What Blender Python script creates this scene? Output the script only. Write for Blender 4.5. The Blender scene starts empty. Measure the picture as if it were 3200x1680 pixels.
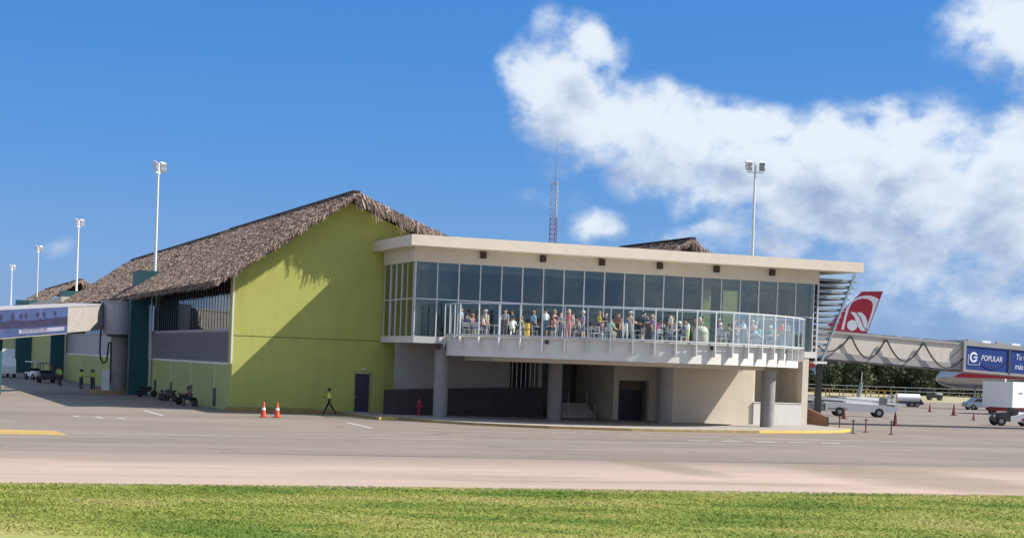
import bpy, bmesh, math, random
import numpy as np
from mathutils import Vector, Matrix
random.seed(7); np.random.seed(7)
sc = bpy.context.scene
col = sc.collection
PI = math.pi

# ------------------------------------------------------------------ camera
CAM_H = 3.75
cam = bpy.data.cameras.new('camera')
cam.sensor_fit = 'HORIZONTAL'; cam.sensor_width = 36.0
cam.lens = 58.5
cam.shift_y = 0.0922
cam.clip_start = 0.5; cam.clip_end = 9000
cam_o = bpy.data.objects.new('camera', cam); col.objects.link(cam_o)
cam_o.matrix_world = Matrix.Translation((0, 0, CAM_H)) @ Matrix.Rotation(PI/2, 4, 'X') @ Matrix.Rotation(math.radians(2.0), 4, 'Z')
sc.camera = cam_o

# ------------------------------------------------------------------ colour management
sc.view_settings.view_transform = 'Standard'; sc.view_settings.look = 'None'
sc.view_settings.exposure = 0.62; sc.view_settings.gamma = 1.0
sc.view_settings.use_curve_mapping = False
sc.cycles.use_denoising = True
sc.cycles.max_bounces = 7; sc.cycles.diffuse_bounces = 3; sc.cycles.glossy_bounces = 3
sc.cycles.transmission_bounces = 6; sc.cycles.transparent_max_bounces = 16

# ------------------------------------------------------------------ sky and sun
SUN_EL, SUN_AZ = math.radians(43.0), math.radians(90.0)     # the sun stands straight to the right of the view
world = bpy.data.worlds.new('World'); sc.world = world; world.use_nodes = True

def nn(nt, kind, **kw):
    n = nt.nodes.new(kind)
    for k, v in kw.items(): setattr(n, k, v)
    return n
def mth(nt, op, a, b=None, clamp=False):
    n = nt.nodes.new('ShaderNodeMath'); n.operation = op; n.use_clamp = clamp
    for i, v in enumerate((a, b)):
        if v is None: continue
        if isinstance(v, (int, float)): n.inputs[i].default_value = v
        else: nt.links.new(v, n.inputs[i])
    return n.outputs[0]

# clouds as directions: (azimuth, elevation, half width, half height, weight), in radians; the first ones are the
# cumulus banks in view, the sky out of view carries denser cloud, added for fill light
CLOUDS = [(0.028, 0.158, .042, .034, 1.0), (0.040, 0.190, .028, .024, .85), (0.014, 0.196, .020, .024, .36), (0.006, 0.170, .022, .020, .70),
          (0.062, 0.150, .052, .026, 1.0), (0.100, 0.143, .048, .024, .95), (0.135, 0.143, .040, .023, .90),
          (0.084, 0.122, .036, .028, .75), (0.102, 0.106, .022, .016, .55), (0.048, 0.135, .036, .020, .75),
          (0.190, 0.128, .052, .032, 1.0), (0.236, 0.138, .036, .022, .90), (0.168, 0.104, .046, .024, 1.0),
          (0.196, 0.094, .080, .026, 1.0), (0.250, 0.106, .060, .036, 1.0), (0.290, 0.120, .040, .042, 1.0),
          (0.218, 0.149, .026, .015, .80), (0.286, 0.197, .044, .036, .95), (0.320, 0.190, .044, .040, 1.0),
          (0.046, 0.085, .022, .013, .62), (0.270, 0.064, .052, .015, .55), (0.118, 0.082, .060, .012, .45),
          (0.306, 0.072, .030, .020, .60), (0.018, 0.120, .020, .016, .30), (-0.270, 0.060, .020, .012, .34),
          (0.345, 0.135, .050, .040, 1.0),
          (0.225, 0.112, .075, .050, 1.0), (0.150, 0.118, .055, .034, .95), (0.260, 0.080, .095, .034, .75), (0.315, 0.095, .060, .050, .95),
          (0.250, 0.050, .140, .034, .46), (0.160, 0.075, .070, .020, .50), (0.020, 0.100, .034, .012, .30)]

def cloud_group():
    g = bpy.data.node_groups.new('cloud_density', 'ShaderNodeTree')
    g.interface.new_socket('P', in_out='INPUT', socket_type='NodeSocketVector')
    g.interface.new_socket('Density', in_out='OUTPUT', socket_type='NodeSocketFloat')
    gi = nn(g, 'NodeGroupInput'); go = nn(g, 'NodeGroupOutput')
    P = gi.outputs[0]
    # ragged edges: warp the position a little before the blobs are read
    wn = nn(g, 'ShaderNodeTexNoise'); wn.inputs['Scale'].default_value = 20; wn.inputs['Detail'].default_value = 6
    g.links.new(P, wn.inputs['Vector'])
    sub = nn(g, 'ShaderNodeVectorMath', operation='SUBTRACT'); sub.inputs[1].default_value = (.5, .5, .5)
    g.links.new(wn.outputs['Color'], sub.inputs[0])
    scl = nn(g, 'ShaderNodeVectorMath', operation='MULTIPLY'); scl.inputs[1].default_value = (.050, .040, 0)
    g.links.new(sub.outputs[0], scl.inputs[0])
    wp = nn(g, 'ShaderNodeVectorMath', operation='ADD')
    g.links.new(P, wp.inputs[0]); g.links.new(scl.outputs[0], wp.inputs[1])
    cov = None
    for (a, e, ra, re, w) in CLOUDS:
        s1 = nn(g, 'ShaderNodeVectorMath', operation='SUBTRACT'); s1.inputs[1].default_value = (a, e, 0)
        g.links.new(wp.outputs[0], s1.inputs[0])
        s2 = nn(g, 'ShaderNodeVectorMath', operation='MULTIPLY'); s2.inputs[1].default_value = (1/ra, 1/re, 0)
        g.links.new(s1.outputs[0], s2.inputs[0])
        s3 = nn(g, 'ShaderNodeVectorMath', operation='LENGTH'); g.links.new(s2.outputs[0], s3.inputs[0])
        v = mth(g, 'MULTIPLY', mth(g, 'SUBTRACT', 1.25, s3.outputs['Value'], clamp=True), w)
        if cov is None: cov = v
        else:
            n = nn(g, 'ShaderNodeMath', operation='SMOOTH_MAX'); n.inputs[2].default_value = .12
            g.links.new(cov, n.inputs[0]); g.links.new(v, n.inputs[1]); cov = n.outputs[0]
    # cloud over the unseen sky, thickened to give pale fill light
    ln = nn(g, 'ShaderNodeTexNoise'); ln.inputs['Scale'].default_value = 3.2; ln.inputs['Detail'].default_value = 3
    g.links.new(P, ln.inputs['Vector'])
    sep = nn(g, 'ShaderNodeSeparateXYZ'); g.links.new(P, sep.inputs[0])
    mr = nn(g, 'ShaderNodeMapRange', interpolation_type='SMOOTHSTEP')
    mr.inputs['From Min'].default_value = .42; mr.inputs['From Max'].default_value = .62
    g.links.new(mth(g, 'MAXIMUM', mth(g, 'ABSOLUTE', sep.outputs[0]), mth(g, 'MULTIPLY', sep.outputs[1], 1.3)), mr.inputs['Value'])
    gen = mth(g, 'MULTIPLY', mth(g, 'MULTIPLY', mth(g, 'SUBTRACT', ln.outputs['Fac'], .40, clamp=True), 5.0), mr.outputs[0])
    cov = mth(g, 'MAXIMUM', mth(g, 'SUBTRACT', cov, .05, clamp=True), gen)
    fn = nn(g, 'ShaderNodeTexNoise'); fn.inputs['Scale'].default_value = 30; fn.inputs['Detail'].default_value = 9
    fn.inputs['Roughness'].default_value = .60
    st = nn(g, 'ShaderNodeVectorMath', operation='MULTIPLY'); st.inputs[1].default_value = (1, 1.25, 1)
    g.links.new(P, st.inputs[0]); g.links.new(st.outputs[0], fn.inputs['Vector'])
    amp = mth(g, 'MULTIPLY', mth(g, 'MULTIPLY', cov, 2.2, clamp=True), 1.65)
    d = mth(g, 'ADD', cov, mth(g, 'MULTIPLY', mth(g, 'SUBTRACT', fn.outputs['Fac'], .5), amp))
    g.links.new(d, go.inputs[0])
    return g

def build_world():
    nt = world.node_tree; nt.nodes.clear()
    out = nn(nt, 'ShaderNodeOutputWorld'); bg = nn(nt, 'ShaderNodeBackground')
    bg.inputs['Strength'].default_value = 0.10
    nt.links.new(bg.outputs[0], out.inputs[0])
    sky = nn(nt, 'ShaderNodeTexSky', sky_type='NISHITA'); sky.sun_disc = False
    sky.sun_elevation = SUN_EL; sky.sun_rotation = SUN_AZ
    sky.altitude = 10; sky.air_density = 1.0; sky.dust_density = 0.35; sky.ozone_density = 2.6
    tc = nn(nt, 'ShaderNodeTexCoord'); sep = nn(nt, 'ShaderNodeSeparateXYZ')
    nt.links.new(tc.outputs['Generated'], sep.inputs[0])
    az = mth(nt, 'ARCTAN2', sep.outputs[0], sep.outputs[1]); el = mth(nt, 'ARCSINE', sep.outputs[2])
    P = nn(nt, 'ShaderNodeCombineXYZ'); nt.links.new(az, P.inputs[0]); nt.links.new(el, P.inputs[1])
    grp = cloud_group()
    def dens(off):
        v = nn(nt, 'ShaderNodeVectorMath', operation='ADD'); v.inputs[1].default_value = off
        nt.links.new(P.outputs[0], v.inputs[0])
        g = nn(nt, 'ShaderNodeGroup'); g.node_tree = grp; nt.links.new(v.outputs[0], g.inputs[0])
        return g.outputs[0]
    d0 = dens((0, 0, 0)); d1 = dens((.009, .030, 0))
    al = nn(nt, 'ShaderNodeMapRange', interpolation_type='SMOOTHSTEP')
    al.inputs['From Min'].default_value = .10; al.inputs['From Max'].default_value = .74
    nt.links.new(d0, al.inputs['Value'])
    # thick cloud between a point and the sun greys it
    occ = mth(nt, 'ADD', mth(nt, 'MULTIPLY', d1, .75), mth(nt, 'MULTIPLY', d0, .12))
    lit = nn(nt, 'ShaderNodeMapRange', interpolation_type='SMOOTHSTEP')
    lit.inputs['From Min'].default_value = 1.10; lit.inputs['From Max'].default_value = .30
    nt.links.new(occ, lit.inputs['Value'])
    cc = nn(nt, 'ShaderNodeMix', data_type='RGBA')
    cc.inputs[6].default_value = (2.3, 2.95, 4.3, 1); cc.inputs[7].default_value = (5.5, 6.0, 6.5, 1)
    nt.links.new(lit.outputs[0], cc.inputs[0])
    mix = nn(nt, 'ShaderNodeMix', data_type='RGBA')
    nt.links.new(mth(nt, 'MULTIPLY', al.outputs[0], .93), mix.inputs[0])
    # clear tropical air: an even blue over the whole sky lies on the computed one
    hs = nn(nt, 'ShaderNodeHueSaturation'); hs.inputs['Saturation'].default_value = 1.25; nt.links.new(sky.outputs[0], hs.inputs['Color'])
    blu = nn(nt, 'ShaderNodeMix', data_type='RGBA'); blu.inputs[0].default_value = .72; blu.inputs[7].default_value = (.14, 1.30, 4.30, 1)
    nt.links.new(hs.outputs[0], blu.inputs[6])
    nt.links.new(blu.outputs[2], mix.inputs[6]); nt.links.new(cc.outputs[2], mix.inputs[7])
    nt.links.new(mix.outputs[2], bg.inputs['Color'])
build_world()
world.cycles.sampling_method = 'MANUAL'; world.cycles.sample_map_resolution = 256

sun = bpy.data.lights.new('sun', 'SUN'); sun.energy = 5.0; sun.angle = math.radians(0.53); sun.color = (1.0, .945, .86)
sun_o = bpy.data.objects.new('sun', sun); col.objects.link(sun_o)
sdir = Vector((math.cos(SUN_EL)*math.sin(SUN_AZ), math.cos(SUN_EL)*math.cos(SUN_AZ), math.sin(SUN_EL)))
sun_o.rotation_euler = sdir.to_track_quat('Z', 'Y').to_euler()
sun_o.location = sdir*200

# ------------------------------------------------------------------ helpers
def tag(o, label=None, cat=None, group=None, kind=None):
    if label: o['label'] = label
    if cat: o['category'] = cat
    if group: o['group'] = group
    if kind: o['kind'] = kind
    return o
def empty(name, loc=(0, 0, 0), rz=0.0, **kw):
    o = bpy.data.objects.new(name, None); col.objects.link(o)
    o.empty_display_size = .3
    o.location = loc; o.rotation_euler = (0, 0, rz)
    return tag(o, **kw)
def link(name, me, parent=None, loc=(0, 0, 0), rot=(0, 0, 0), **kw):
    o = bpy.data.objects.new(name, me); col.objects.link(o)
    if parent: o.parent = parent
    o.location = loc; o.rotation_euler = rot
    return tag(o, **kw)
def copy_tree(src, parent=None):
    c = src.copy(); col.objects.link(c); c.parent = parent
    for ch in list(src.children): copy_tree(ch, c)
    return c

class MB:
    """collects faces; build() links them as one mesh object"""
    def __init__(s): s.v = []; s.f = []; s.mi = []; s.cur = 0
    def add(s, vs, fs):
        b = len(s.v); s.v += [tuple(p) for p in vs]
        for f in fs: s.f.append(tuple(b+i for i in f)); s.mi.append(s.cur)
        return s
    def box(s, x0, x1, y0, y1, z0, z1):
        vs = [(x, y, z) for z in (z0, z1) for y in (y0, y1) for x in (x0, x1)]
        return s.add(vs, [(0, 2, 3, 1), (4, 5, 7, 6), (0, 1, 5, 4), (2, 6, 7, 3), (0, 4, 6, 2), (1, 3, 7, 5)])
    def beam(s, p, q, w, h, up=(0, 0, 1)):
        p, q = Vector(p), Vector(q); a = (q-p).normalized(); u = Vector(up)
        sx = a.cross(u)
        if sx.length < 1e-4: sx = a.cross(Vector((1, 0, 0)))
        sx.normalize(); uy = sx.cross(a)
        vs = [b + sx*(i*w/2) + uy*(j*h/2) for b in (p, q) for i, j in ((-1, -1), (1, -1), (1, 1), (-1, 1))]
        return s.add(vs, [(0, 3, 2, 1), (4, 5, 6, 7), (0, 1, 5, 4), (1, 2, 6, 5), (2, 3, 7, 6), (3, 0, 4, 7)])
    def cyl(s, p, q, r0, r1=None, n=12, caps=True):
        r1 = r0 if r1 is None else r1
        p, q = Vector(p), Vector(q); a = (q-p).normalized()
        sx = a.cross(Vector((0, 0, 1)))
        if sx.length < 1e-4: sx = Vector((1, 0, 0))
        sx.normalize(); uy = sx.cross(a)
        vs = []
        for b, r in ((p, r0), (q, r1)):
            for i in range(n):
                t = 2*PI*i/n; vs.append(b + sx*(math.cos(t)*r) + uy*(math.sin(t)*r))
        fs = [(i, (i+1) % n, n+(i+1) % n, n+i) for i in range(n)]
        if caps: fs += [tuple(range(n-1, -1, -1)), tuple(range(n, 2*n))]
        return s.add(vs, fs)
    def tube(s, pts, r, n=6):
        pts = [Vector(p) for p in pts]
        for i in range(len(pts)-1): s.cyl(pts[i], pts[i+1], r if not isinstance(r, (list, tuple)) else r[i], None if not isinstance(r, (list, tuple)) else r[i+1], n)
        return s
    def prism(s, poly, z0, z1):
        n = len(poly); a = sum(poly[i][0]*poly[(i+1) % n][1]-poly[(i+1) % n][0]*poly[i][1] for i in range(n))
        if a < 0: poly = poly[::-1]
        vs = [(x, y, z0) for x, y in poly] + [(x, y, z1) for x, y in poly]
        return s.add(vs, [tuple(range(n-1, -1, -1)), tuple(range(n, 2*n))] + [(i, (i+1) % n, n+(i+1) % n, n+i) for i in range(n)])
    def extr(s, poly, vec):
        n = len(poly); poly = [Vector(p) for p in poly]; vec = Vector(vec)
        nrm = Vector((0, 0, 0))
        for i in range(n): nrm += poly[i].cross(poly[(i+1) % n])
        if nrm.dot(vec) < 0: poly = poly[::-1]
        vs = poly + [p+vec for p in poly]
        return s.add(vs, [tuple(range(n-1, -1, -1)), tuple(range(n, 2*n))] + [(i, (i+1) % n, n+(i+1) % n, n+i) for i in range(n)])
    def lathe(s, prof, c=(0, 0, 0), n=16, axis='Z'):
        vs = []; m = len(prof)
        for i in range(n):
            t = 2*PI*i/n
            for r, z in prof:
                p = (r*math.cos(t), r*math.sin(t), z)
                if axis == 'X': p = (z, r*math.cos(t), r*math.sin(t))
                if axis == 'Y': p = (r*math.sin(t), z, r*math.cos(t))
                vs.append((c[0]+p[0], c[1]+p[1], c[2]+p[2]))
        fs = [(i*m+j, ((i+1) % n)*m+j, ((i+1) % n)*m+j+1, i*m+j+1) for i in range(n) for j in range(m-1)]
        return s.add(vs, fs)
    def mesh(s, name, mats, smooth=False):
        me = bpy.data.meshes.new(name); me.from_pydata(s.v, [], s.f)
        if not isinstance(mats, (list, tuple)): mats = [mats]
        for m in mats: me.materials.append(m)
        if len(mats) > 1: me.polygons.foreach_set('material_index', s.mi)
        if smooth:
            me.polygons.foreach_set('use_smooth', [True]*len(me.polygons))
            try: me.set_sharp_from_angle(angle=math.radians(40))
            except Exception: pass
        me.update(); return me
    def build(s, name, mats, parent=None, smooth=False, loc=(0, 0, 0), rot=(0, 0, 0), **kw):
        return link(name, s.mesh(name, mats, smooth), parent, loc, rot, **kw)
def B(*a): return MB().box(*a)

# ------------------------------------------------------------------ materials
MATS = {}
def pmat(name, base, rough=.75, var=.12, scale=2.0, bump=0.0, bscale=None, metal=0.0, spec=.35, stretch=(1, 1, 1), stain=0.0, stain_c=(.1, .09, .08)):
    if name in MATS: return MATS[name]
    m = bpy.data.materials.new(name); m.use_nodes = True; nt = m.node_tree; nt.nodes.clear()
    out = nn(nt, 'ShaderNodeOutputMaterial'); bs = nn(nt, 'ShaderNodeBsdfPrincipled'); nt.links.new(bs.outputs[0], out.inputs[0])
    bs.inputs['Roughness'].default_value = rough; bs.inputs['Metallic'].default_value = metal
    bs.inputs['Specular IOR Level'].default_value = spec
    tc = nn(nt, 'ShaderNodeTexCoord'); mp = nn(nt, 'ShaderNodeMapping'); mp.inputs['Scale'].default_value = stretch
    nt.links.new(tc.outputs['Object'], mp.inputs[0])
    no = nn(nt, 'ShaderNodeTexNoise'); no.inputs['Scale'].default_value = scale; no.inputs['Detail'].default_value = 6
    no.inputs['Roughness'].default_value = .62
    nt.links.new(mp.outputs[0], no.inputs['Vector'])
    rmp = nn(nt, 'ShaderNodeMapRange'); rmp.inputs['From Min'].default_value = .3; rmp.inputs['From Max'].default_value = .7
    nt.links.new(no.outputs['Fac'], rmp.inputs['Value'])
    mx = nn(nt, 'ShaderNodeMix', data_type='RGBA')
    mx.inputs[6].default_value = tuple(max(0, c*(1-var)) for c in base) + (1,)
    mx.inputs[7].default_value = tuple(min(1, c*(1+var)) for c in base) + (1,)
    nt.links.new(rmp.outputs[0], mx.inputs[0]); colr = mx.outputs[2]
    if stain:
        n2 = nn(nt, 'ShaderNodeTexNoise'); n2.inputs['Scale'].default_value = scale*.45; n2.inputs['Detail'].default_value = 8
        mp2 = nn(nt, 'ShaderNodeMapping'); mp2.inputs['Scale'].default_value = (stretch[0]*2.2, stretch[1]*2.2, stretch[2]*.35); mp2.inputs['Location'].default_value = (3.1, 7.7, 1.3)
        nt.links.new(tc.outputs['Object'], mp2.inputs[0]); nt.links.new(mp2.outputs[0], n2.inputs['Vector'])
        r2 = nn(nt, 'ShaderNodeMapRange'); r2.inputs['From Min'].default_value = .52; r2.inputs['From Max'].default_value = .78
        nt.links.new(n2.outputs['Fac'], r2.inputs['Value'])
        m2 = nn(nt, 'ShaderNodeMix', data_type='RGBA'); m2.inputs[7].default_value = stain_c + (1,)
        nt.links.new(mth(nt, 'MULTIPLY', r2.outputs[0], stain), m2.inputs[0]); nt.links.new(colr, m2.inputs[6]); colr = m2.outputs[2]
    nt.links.new(colr, bs.inputs['Base Color'])
    if bump:
        nb = nn(nt, 'ShaderNodeTexNoise'); nb.inputs['Scale'].default_value = bscale or scale*6; nb.inputs['Detail'].default_value = 5
        nt.links.new(mp.outputs[0], nb.inputs['Vector'])
        bp = nn(nt, 'ShaderNodeBump'); bp.inputs['Strength'].default_value = bump; bp.inputs['Distance'].default_value = .05
        nt.links.new(nb.outputs['Fac'], bp.inputs['Height']); nt.links.new(bp.outputs[0], bs.inputs['Normal'])
    MATS[name] = m; return m

def glass_mat(name, tint, refl=1.0, ior=1.5, rough=.01):
    """thin pane: tinted straight-through light plus a Fresnel mirror"""
    if name in MATS: return MATS[name]
    m = bpy.data.materials.new(name); m.use_nodes = True; nt = m.node_tree; nt.nodes.clear()
    out = nn(nt, 'ShaderNodeOutputMaterial'); mix = nn(nt, 'ShaderNodeMixShader')
    tr = nn(nt, 'ShaderNodeBsdfTransparent'); gl = nn(nt, 'ShaderNodeBsdfGlossy')
    tr.inputs[0].default_value = tint + (1,); gl.inputs['Roughness'].default_value = rough
    gl.inputs['Color'].default_value = (.95, 1, 1, 1)
    fr = nn(nt, 'ShaderNodeFresnel'); fr.inputs['IOR'].default_value = ior
    tc = nn(nt, 'ShaderNodeTexCoord'); no = nn(nt, 'ShaderNodeTexNoise'); no.inputs['Scale'].default_value = .8
    nt.links.new(tc.outputs['Object'], no.inputs['Vector'])
    bp = nn(nt, 'ShaderNodeBump'); bp.inputs['Strength'].default_value = .04; bp.inputs['Distance'].default_value = .1
    nt.links.new(no.outputs['Fac'], bp.inputs['Height']); nt.links.new(bp.outputs[0], gl.inputs['Normal'])
    nt.links.new(mth(nt, 'MULTIPLY', fr.outputs[0], refl, clamp=True), mix.inputs[0])
    nt.links.new(tr.outputs[0], mix.inputs[1]); nt.links.new(gl.outputs[0], mix.inputs[2]); nt.links.new(mix.outputs[0], out.inputs[0])
    MATS[name] = m; return m

def attr_mat(name, rough=.9, attr='Col', spec=.1, trans=0.0):
    m = bpy.data.materials.new(name); m.use_nodes = True; nt = m.node_tree
    bs = nt.nodes['Principled BSDF']; bs.inputs['Roughness'].default_value = rough; bs.inputs['Specular IOR Level'].default_value = spec
    at = nn(nt, 'ShaderNodeAttribute', attribute_name=attr); nt.links.new(at.outputs['Color'], bs.inputs['Base Color'])
    MATS[name] = m; return m

def flat(rgb, rough=.6, metal=0.0):
    k = 'paint_%03d_%03d_%03d_%d' % (rgb[0]*255, rgb[1]*255, rgb[2]*255, rough*10+metal*100)
    return pmat(k, rgb, rough=rough, var=.08, scale=5, metal=metal)

def quads_mesh(name, verts, cols, mat, n=4):
    """verts (N,n,3), cols (N,3): N separate faces in one mesh, face colours in the attribute Col"""
    N = len(verts); me = bpy.data.meshes.new(name)
    me.vertices.add(N*n); me.vertices.foreach_set('co', np.asarray(verts, dtype=np.float32).ravel())
    me.loops.add(N*n); me.loops.foreach_set('vertex_index', np.arange(N*n, dtype=np.int32))
    me.polygons.add(N); me.polygons.foreach_set('loop_start', np.arange(0, N*n, n, dtype=np.int32))
    ca = me.color_attributes.new('Col', 'FLOAT_COLOR', 'CORNER')
    c4 = np.ones((N, n, 4), dtype=np.float32); c4[:, :, :3] = np.asarray(cols)[:, None, :]
    ca.data.foreach_set('color', c4.ravel())
    me.materials.append(mat); me.update(calc_edges=True); me.validate(); return me

def text_mesh(txt, size, mat, depth=.01, italic=0.0):
    cu = bpy.data.curves.new('lettering', 'FONT'); cu.body = txt; cu.size = size; cu.extrude = depth; cu.shear = italic; cu.resolution_u = 3
    o = bpy.data.objects.new('lettering', cu); col.objects.link(o)
    dg = bpy.context.evaluated_depsgraph_get(); dg.update()
    me = bpy.data.meshes.new_from_object(o.evaluated_get(dg))
    bpy.data.objects.remove(o); me.materials.clear(); me.materials.append(mat); return me

# ================================================================== ground
ANG = math.radians(21.3)                       # the terminal's front runs at this angle to the view
GO = Vector((-18.36, 109.2, 0))                # its left front corner on the ground
E1 = Vector((math.cos(ANG), math.sin(ANG), 0)); E2 = Vector((-math.sin(ANG), math.cos(ANG), 0))
def W(s, d, h=0.0): return GO + E1*s - E2*d + Vector((0, 0, h))   # building coordinates: along the front, out from it, up

def ground_mat(name, c0, c1, c2, along, k=1.0, dark=(.10, .09, .085), dark_amt=.35, grain=.25, fade=None, cracks=False):
    """worn paving: broad patches, streaks along the traffic direction, fine grain"""
    m = bpy.data.materials.new(name); m.use_nodes = True; nt = m.node_tree
    bs = nt.nodes['Principled BSDF']; bs.inputs['Roughness'].default_value = .85; bs.inputs['Specular IOR Level'].default_value = .2
    geo = nn(nt, 'ShaderNodeNewGeometry'); rot = nn(nt, 'ShaderNodeMapping'); rot.inputs['Rotation'].default_value = (0, 0, -along)
    nt.links.new(geo.outputs['Position'], rot.inputs[0])
    def noise(scale, st, det=6, rough=.6):
        mp = nn(nt, 'ShaderNodeMapping'); mp.inputs['Scale'].default_value = st; nt.links.new(rot.outputs[0], mp.inputs[0])
        n = nn(nt, 'ShaderNodeTexNoise'); n.inputs['Scale'].default_value = scale; n.inputs['Detail'].default_value = det; n.inputs['Roughness'].default_value = rough
        nt.links.new(mp.outputs[0], n.inputs['Vector']); return n.outputs['Fac']
    def ramp(v, a, b):
        r = nn(nt, 'ShaderNodeMapRange', interpolation_type='SMOOTHSTEP'); r.inputs['From Min'].default_value = a; r.inputs['From Max'].default_value = b
        nt.links.new(v, r.inputs['Value']); return r.outputs[0]
    def mix(f, a, b):
        x = nn(nt, 'ShaderNodeMix', data_type='RGBA')
        for i, v in ((0, f), (6, a), (7, b)):
            if isinstance(v, tuple): x.inputs[i].default_value = v + (1,)
            elif isinstance(v, float): x.inputs[i].default_value = v
            else: nt.links.new(v, x.inputs[i])
        return x.outputs[2]
    c = mix(ramp(noise(.05*k, (1, 2.5, 1)), .35, .65), c0, c1)
    c = mix(mth(nt, 'MULTIPLY', ramp(noise(.22*k, (.12, 1.6, 1), 7), .45, .70), .55), c, c2)
    c = mix(mth(nt, 'MULTIPLY', ramp(noise(.5*k, (.05, 2.2, 1), 6), .60, .78), dark_amt), c, dark)
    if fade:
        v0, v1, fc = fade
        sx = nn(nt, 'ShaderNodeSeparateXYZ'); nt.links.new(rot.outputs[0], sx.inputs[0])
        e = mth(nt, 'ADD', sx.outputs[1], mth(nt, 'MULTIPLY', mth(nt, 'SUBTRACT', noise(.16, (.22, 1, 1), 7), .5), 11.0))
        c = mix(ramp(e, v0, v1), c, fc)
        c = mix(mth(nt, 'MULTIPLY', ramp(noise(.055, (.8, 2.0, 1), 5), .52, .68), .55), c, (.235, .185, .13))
        # two old spill stains dragged across the slabs
        for cx, cy, hw, hl in ((24.3, 60.0, 1.3, 6.5), (32.6, 54.5, 3.6, 9.0)):
            q = mth(nt, 'DIVIDE', mth(nt, 'SUBTRACT', sx.outputs[0], cx), hw); r_ = mth(nt, 'DIVIDE', mth(nt, 'SUBTRACT', sx.outputs[1], cy), hl)
            rr = mth(nt, 'ADD', mth(nt, 'ADD', mth(nt, 'MULTIPLY', q, q), mth(nt, 'MULTIPLY', r_, r_)), mth(nt, 'MULTIPLY', mth(nt, 'SUBTRACT', noise(.4, (1, 1, 1), 6), .5), 1.6))
            c = mix(mth(nt, 'MULTIPLY', mth(nt, 'SUBTRACT', 1.0, ramp(rr, .1, 1.5)), .62), c, (.205, .165, .115))
    sp = ramp(noise(2.2*k, (.35, 1, 1), 3), .70, .80)
    c = mix(mth(nt, 'MULTIPLY', sp, dark_amt*.8), c, dark)
    if cracks:
        wv = nn(nt, 'ShaderNodeTexNoise'); wv.inputs['Scale'].default_value = .5; wv.inputs['Detail'].default_value = 6; nt.links.new(rot.outputs[0], wv.inputs['Vector'])
        ad = nn(nt, 'ShaderNodeVectorMath', operation='MULTIPLY_ADD'); ad.inputs[1].default_value = (3.2, 3.2, 0); nt.links.new(wv.outputs['Color'], ad.inputs[0]); nt.links.new(rot.outputs[0], ad.inputs[2])
        vo = nn(nt, 'ShaderNodeTexVoronoi', feature='DISTANCE_TO_EDGE'); vo.inputs['Scale'].default_value = .13; nt.links.new(ad.outputs[0], vo.inputs['Vector'])
        ck = mth(nt, 'MULTIPLY', mth(nt, 'SUBTRACT', 1.0, ramp(vo.outputs['Distance'], .004, .016)), ramp(noise(.09, (1, 1, 1), 3), .42, .6))
        c = mix(mth(nt, 'MULTIPLY', ck, .55), c, dark)
        pt = ramp(noise(.35, (.25, 1.3, 1), 2, .3), .64, .66); c = mix(mth(nt, 'MULTIPLY', pt, .28), c, dark)
    g = noise(9, (1, 1, 1), 6, .75)
    hs = nn(nt, 'ShaderNodeHueSaturation'); nt.links.new(c, hs.inputs['Color'])
    nt.links.new(mth(nt, 'ADD', 1-grain/2, mth(nt, 'MULTIPLY', g, grain)), hs.inputs['Value'])
    nt.links.new(hs.outputs[0], bs.inputs['Base Color'])
    bp = nn(nt, 'ShaderNodeBump'); bp.inputs['Strength'].default_value = .35; bp.inputs['Distance'].default_value = .02
    nt.links.new(g, bp.inputs['Height']); nt.links.new(bp.outputs[0], bs.inputs['Normal'])
    return m

M_apron = ground_mat('apron_asphalt', (.196, .163, .133), (.240, .200, .165), (.172, .146, .124), ANG, dark_amt=.55, cracks=True)
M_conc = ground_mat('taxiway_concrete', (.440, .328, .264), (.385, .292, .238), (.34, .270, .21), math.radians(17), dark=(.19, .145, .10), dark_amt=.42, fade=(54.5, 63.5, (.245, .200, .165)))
M_field = ground_mat('dry_field', (.36, .31, .20), (.30, .27, .15), (.24, .24, .11), 0.0, dark=(.14, .15, .06))
M_white_line = pmat('worn_white_paint', (.55, .54, .52), rough=.8, var=.3, scale=3)
M_yellow = pmat('yellow_paint', (.47, .31, .075), rough=.7, var=.25, scale=2, stain=.7, stain_c=(.25, .2, .14))

def sheet(name, pts, z, mat, kind='structure', thick=.0):
    me = bpy.data.meshes.new(name); me.from_pydata([(x, y, z) for x, y in pts], [], [tuple(range(len(pts)))]); me.materials.append(mat)
    if me.polygons[0].normal.z < 0: me.flip_normals()
    return link(name, me, kind=kind)

sheet('apron', [(-4000, -60), (4000, -60), (4000, 6000), (-4000, 6000)], 0.0, M_apron)
t17 = math.tan(math.radians(17.0))
def gy(x): return 49.6 + x*t17                     # edge of the grass
def cy(x): return 65.6 + x*math.tan(math.radians(16.5))
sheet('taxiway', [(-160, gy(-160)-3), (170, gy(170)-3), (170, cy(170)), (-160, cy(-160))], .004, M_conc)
sheet('field', [(-300, 390), (-60, 330), (30, 262), (90, 262), (260, 290), (600, 300), (600, 900), (-300, 900)], .004, M_field)

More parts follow.
